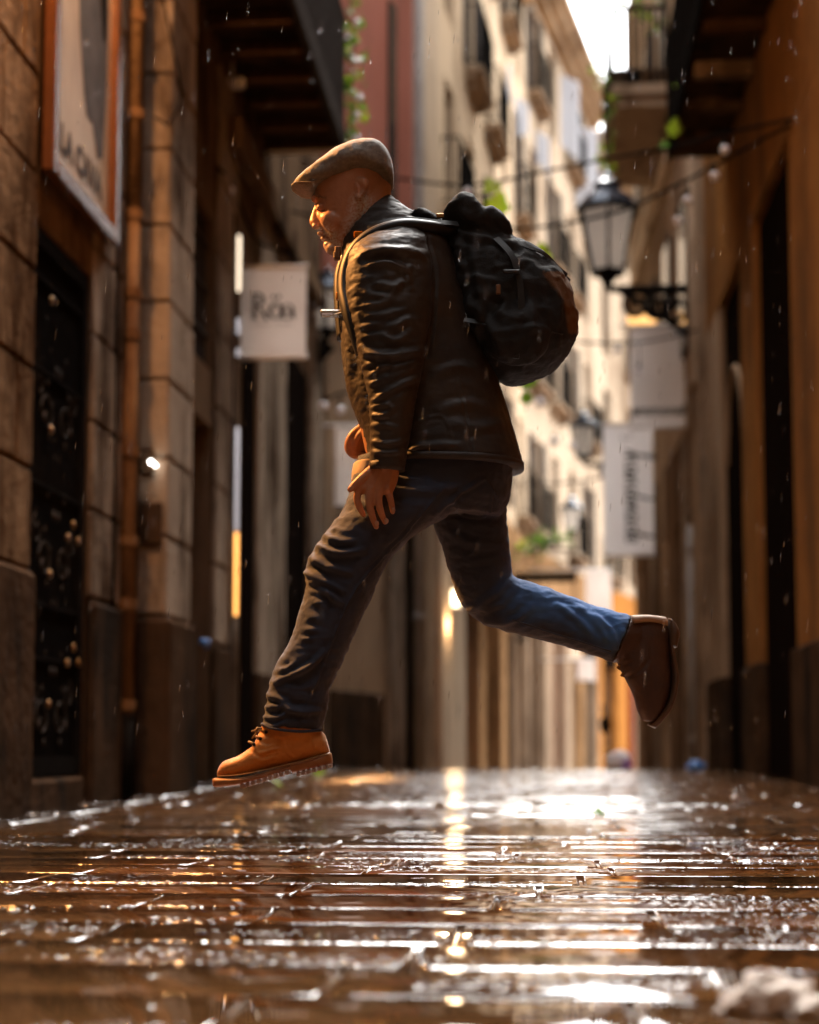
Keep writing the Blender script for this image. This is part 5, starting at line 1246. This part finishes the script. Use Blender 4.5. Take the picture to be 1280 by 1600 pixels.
q = MB(); q.tube([m(a, b, c) for a, b, c in ((409, 1138, -.13), (402, 1140, -.14), (393, 1143, -.142))], .0022, 6); q.tube([m(a, b, c) for a, b, c in ((409, 1138, -.13), (401, 1145, -.145), (394, 1154, -.148))], .0022, 6)
q.tube([m(a, b, c) for a, b, c in ((409, 1138, -.13), (402, 1137, -.14), (398, 1143, -.15), (405, 1144, -.14))], .0022, 6); q.build("bow", LACE, fb_, smooth=True)
edge_tube("welt_stitching", [(340, 1213, -.142), (372, 1211, -.152), (404, 1205, -.151), (440, 1197, -.146), (480, 1187, -.146), (514, 1178, -.136)], .0016, LACE, 6, fb_)
# ---- back boot, toe down
b2 = ring_loft([((975, 968), (1040, 968), .030, .10), ((962, 990), (1047, 986), .040, .10), ((961, 1012), (1047, 1008), .044, .10), ((966, 1038), (1047, 1034), .046, .10), ((978, 1062), (1050, 1058), .048, .10), ((990, 1086), (1047, 1084), .048, .10), ((996, 1108), (1038, 1108), .044, .10), ((1004, 1126), (1026, 1128), .028, .10)], 28, 6, 2.5)
sh2 = ring_loft([((956, 1036), (986, 963), .056, .10), ((985, 1030), (1005, 975), .046, .10)], 24, 3, 2.2)
b2m = remesh([b2, sh2], .0034, 3, .5)
folds(b2m, [([(978, 1058), (1000, 1048), (1015, 1030)], 3, -.003), ([(1010, 990), (1016, 1060), (1012, 1110)], 2.5, .002), ([(972, 1040), (990, 1034)], 3, -.002)], noise_amp=.0008, nscale=(30, 30, 30))
b2m.materials.clear(); b2m.materials.append(DARKB); rb_ = obj("back_boot", b2m, man); rb_['label'] = 'trailing boot, shade painted in as dark brown, with its toe pointing down'
s2 = ring_loft([((1044, 966), (1056, 978), .034, .10), ((1044, 985), (1060, 990), .042, .10), ((1043, 1008), (1057, 1012), .042, .10)], 28, 4, 3.2)
s3 = ring_loft([((1043, 1004), (1049, 1006), .040, .10), ((1046, 1030), (1054, 1030), .042, .10), ((1048, 1058), (1058, 1058), .048, .10), ((1044, 1088), (1054, 1090), .050, .10), ((1033, 1112), (1043, 1116), .044, .10), ((1012, 1132), (1024, 1138), .026, .10)], 28, 6, 3.2)
s2.add(s3.v, s3.f); s2.build("sole", DSOLE, rb_, smooth=True)
q = ring_loft([((984, 962), (986, 978), .050, .10), ((1010, 961), (1012, 975), .046, .10), ((1038, 964), (1042, 980), .036, .10)], 24, 4, 2.6); q.build("heel_highlight", CREAMB, rb_, smooth=True)  # pale piece added for the sky highlight on the heel
for (a_, b_) in (((968, 1040), (976, 1050)), ((974, 1052), (983, 1060))):
    q = MB(); q.tube([m(a_[0], a_[1], .075), m(a_[0] - 3, a_[1] + 3, .10), m(b_[0], b_[1], .125)], .003, 6); q.build("lace", LACE, rb_, smooth=True)

# ============================================================ BACKPACK (worn, a thing of its own)
bpk = thing("backpack", "large black roll top backpack on the leaping man's back with a tan rear panel", "backpack", (MAN_O.x, MAN_O.y, 0), YAW)
bparts = [ring_loft([((690, 352), (712, 520), .10, 0), ((715, 344), (738, 566), .145, 0), ((752, 350), (774, 594), .16, 0), ((795, 372), (806, 597), .165, 0), ((838, 396), (848, 587), .16, 0), ((868, 424), (878, 562), .135, 0), ((888, 456), (893, 538), .095, 0), ((899, 490), (901, 520), .045, 0)], 32, 6, 2.5)]
bparts += [ring_loft([((690, 372), (695, 343), .09, 0), ((704, 372), (707, 322), .13, 0), ((720, 376), (724, 315), .145, 0), ((737, 380), (742, 328), .145, 0), ((750, 384), (754, 342), .14, 0), ((764, 388), (767, 337), .135, 0), ((780, 390), (784, 352), .13, 0), ((796, 394), (798, 372), .10, 0)], 28, 5, 2.8), ell(668, 346, -.03, 30, 10, .06, .5), ell(806, 520, -.135, 52, 50, .055, .2), ell(758, 470, -.13, 30, 58, .04, .1)]
pme = remesh(bparts, .0055, 9, .6)
PF = [([(700, 350), (740, 372), (790, 378), (850, 404)], 5, .008), ([(740, 400), (752, 470), (742, 540)], 6, .007), ([(760, 352), (790, 370)], 4, .007), ([(720, 440), (750, 436), (775, 442)], 6, .008), ([(772, 455), (790, 470), (780, 490)], 6, .008), ([(730, 470), (760, 500), (790, 560)], 6, .006), ([(800, 400), (830, 470), (830, 560)], 7, .006),
      ([(720, 366), (716, 400), (726, 420)], 5, .007), ([(850, 420), (872, 470), (870, 550)], 5, .006), ([(770, 520), (820, 512), (870, 518)], 5, .005), ([(716, 330), (735, 340), (752, 352)], 5, .006)]
folds(pme, PF, noise_amp=.0062, nscale=(11, 10, 15), seed=14)
co = get_co(pme); px, py = to_px(co)
dd_, _ = seg_dist(px, py, [(862, 424), (893, 462), (901, 515)]); tanv = np.clip((15 - dd_) / 4, 0, 1) * (py > 424) * (py < 522)
with_attr(PACK, "tan", (.10, .045, .015)); pme.materials.clear(); pme.materials.append(PACK); attr(pme, "tan", tanv); obj("bag_body", pme, bpk)
def ribbon(name, pts, w, mt, parent=bpk, th=.004, sub=6):
    """flat webbing: pts (px,py,dy), width across depth direction blended with view"""
    sp = smooth_path(pts, sub); P = [m(a, b, c) for a, b, c in sp]; vs = []; fs = []
    for i, p in enumerate(P):
        t = (P[min(i + 1, len(P) - 1)] - P[max(i - 1, 0)]).normalized(); o_ = Vector((0, -.85, 0)) + Vector((0, 0, .5)); s_ = t.cross(o_); s_ = s_.normalized() if s_.length > 1e-4 else Vector((1, 0, 0)); n_ = t.cross(s_).normalized()
        for a_, b_ in ((-1, -1), (1, -1), (1, 1), (-1, 1)): vs.append(p + s_ * (w / 2 * a_) + n_ * (th / 2 * b_))
    for i in range(len(P) - 1):
        for k in range(4): fs.append((i * 4 + k, i * 4 + (k + 1) % 4, (i + 1) * 4 + (k + 1) % 4, (i + 1) * 4 + k))
    fs += [(3, 2, 1, 0), tuple(range((len(P) - 1) * 4, len(P) * 4))]
    q = MB(); q.add(vs, fs); return q.build(name, mt, parent, smooth=False)
def padstrap(name, pts, w, dth, mt, parent=bpk):
    sp = smooth_path(pts, 6); P = [m(a, b, c) for a, b, c in sp]; n = 14; vs = []; fs = []
    for i, p in enumerate(P):
        t = (P[min(i + 1, len(P) - 1)] - P[max(i - 1, 0)]).normalized(); s_ = t.cross(Vector((0, -1, 0))).normalized(); u = s_.cross(t)
        for k in range(n):
            a = 2 * math.pi * k / n; vs.append(p + s_ * (w / 2 * math.cos(a)) + u * (dth / 2 * math.sin(a)))
    for i in range(len(P) - 1):
        for k in range(n): fs.append((i * n + k, i * n + (k + 1) % n, (i + 1) * n + (k + 1) % n, (i + 1) * n + k))
    fs += [tuple(range(n))[::-1], tuple(range((len(P) - 1) * n, len(P) * n))]
    q = MB(); q.add(vs, fs); return q.build(name, mt, parent, smooth=True)
padstrap("shoulder_strap", [(704, 362, -.10), (670, 356, -.15), (630, 353, -.175), (592, 362, -.175), (562, 382, -.170), (544, 412, -.165), (538, 450, -.175), (545, 488, -.200), (556, 522, -.205), (566, 552, -.19)], .034, .05, STRAP)
padstrap("far_shoulder_strap", [(700, 352, .10), (660, 345, .14), (610, 345, .15), (570, 362, .15), (545, 392, .15), (530, 430, .14), (530, 480, .12), (534, 530, .11)], .026, .05, STRAP)
ribbon("load_strap", [(716, 350, -.13), (680, 347, -.15), (640, 343, -.14), (600, 347, -.14), (575, 357, -.13)], .016, STRAP)
ribbon("top_strap", [(742, 362, -.10), (780, 366, -.12), (810, 382, -.12), (838, 398, -.11), (866, 418, -.08), (890, 440, -.06)], .014, STRAP)
ribbon("strap_tail", [(796, 368, -.11), (820, 384, -.13), (850, 396, -.12), (872, 418, -.10), (886, 430, -.09)], .010, STRAP)
ribbon("side_strap", [(775, 372, -.145), (800, 400, -.165), (812, 440, -.172), (815, 500, -.172), (806, 560, -.165)], .016, STRAP)
ribbon("compression_strap", [(726, 500, -.15), (780, 508, -.17), (830, 512, -.165), (878, 520, -.12)], .014, STRAP)
for (x0, x1, y0, y1, dy_, mt, nm) in ((553, 567, 362, 371, -.166, ORANGE, "orange_tab"), (786, 812, 422, 427, -.178, STRAP, "buckle"), (775, 782, 445, 460, -.17, TANP, "zip_pull"), (682, 694, 334, 341, -.09, BRASS, "ring")):
    a = m(x0, y1, dy_); b = m(x1, y0, dy_); q = MB(); q.bevbox(a.x, b.x, a.y - .006, a.y + .006, a.z, b.z, .0015); q.build(nm, mt, bpk)
q = MB()
for k, (x_, y_) in enumerate(((530, 392), (528, 400), (532, 463))):
    a = m(x_ - 7, y_ + 6, -.10); b = m(x_ + 4, y_ - 6, -.10); q = MB(); q.bevbox(a.x, b.x, a.y - .012, a.y + .012, a.z, b.z, .003); q.build("strap_adjuster", TANP if k < 2 else BRASS, bpk)
q = MB(); a = m(501, 494, -.03); b = m(532, 486, -.03); q.bevbox(a.x, b.x, a.y - .02, a.y + .02, a.z, b.z, .004); q.build("chest_clip", METAL, bpk)
ribbon("chest_strap", [(545, 484, -.14), (534, 489, -.09), (524, 490, -.03), (530, 486, .06)], .018, STRAP)

# ============================================================ rain
RAINM = mat("rain_water", (.75, .77, .8), None, 5, .1, 0, trans=0.6, ior=1.33, alpha=.6)
rr = random.Random(77); q = MB()
for i in range(900):
    Y = rr.uniform(2.6, 7.5); px = rr.uniform(-60, 1340); py = rr.uniform(-60, 1150); p = at_y(px, py, Y)
    if abs(p.y - 4.3) < .3 and rr.random() < .3: continue
    L = rr.uniform(.012, .03); r_ = rr.uniform(.0005, .0009); t0 = p; t1 = p + Vector((.10 * L, 0, L))
    q.tube([t0, (t0 + t1) / 2, t1], [r_ * .3, r_, r_ * .3], 4, caps=True)
tag(q.build("rain", RAINM, smooth=True, kind='stuff'), "fine falling rain drops in front of the dark walls", "rain")
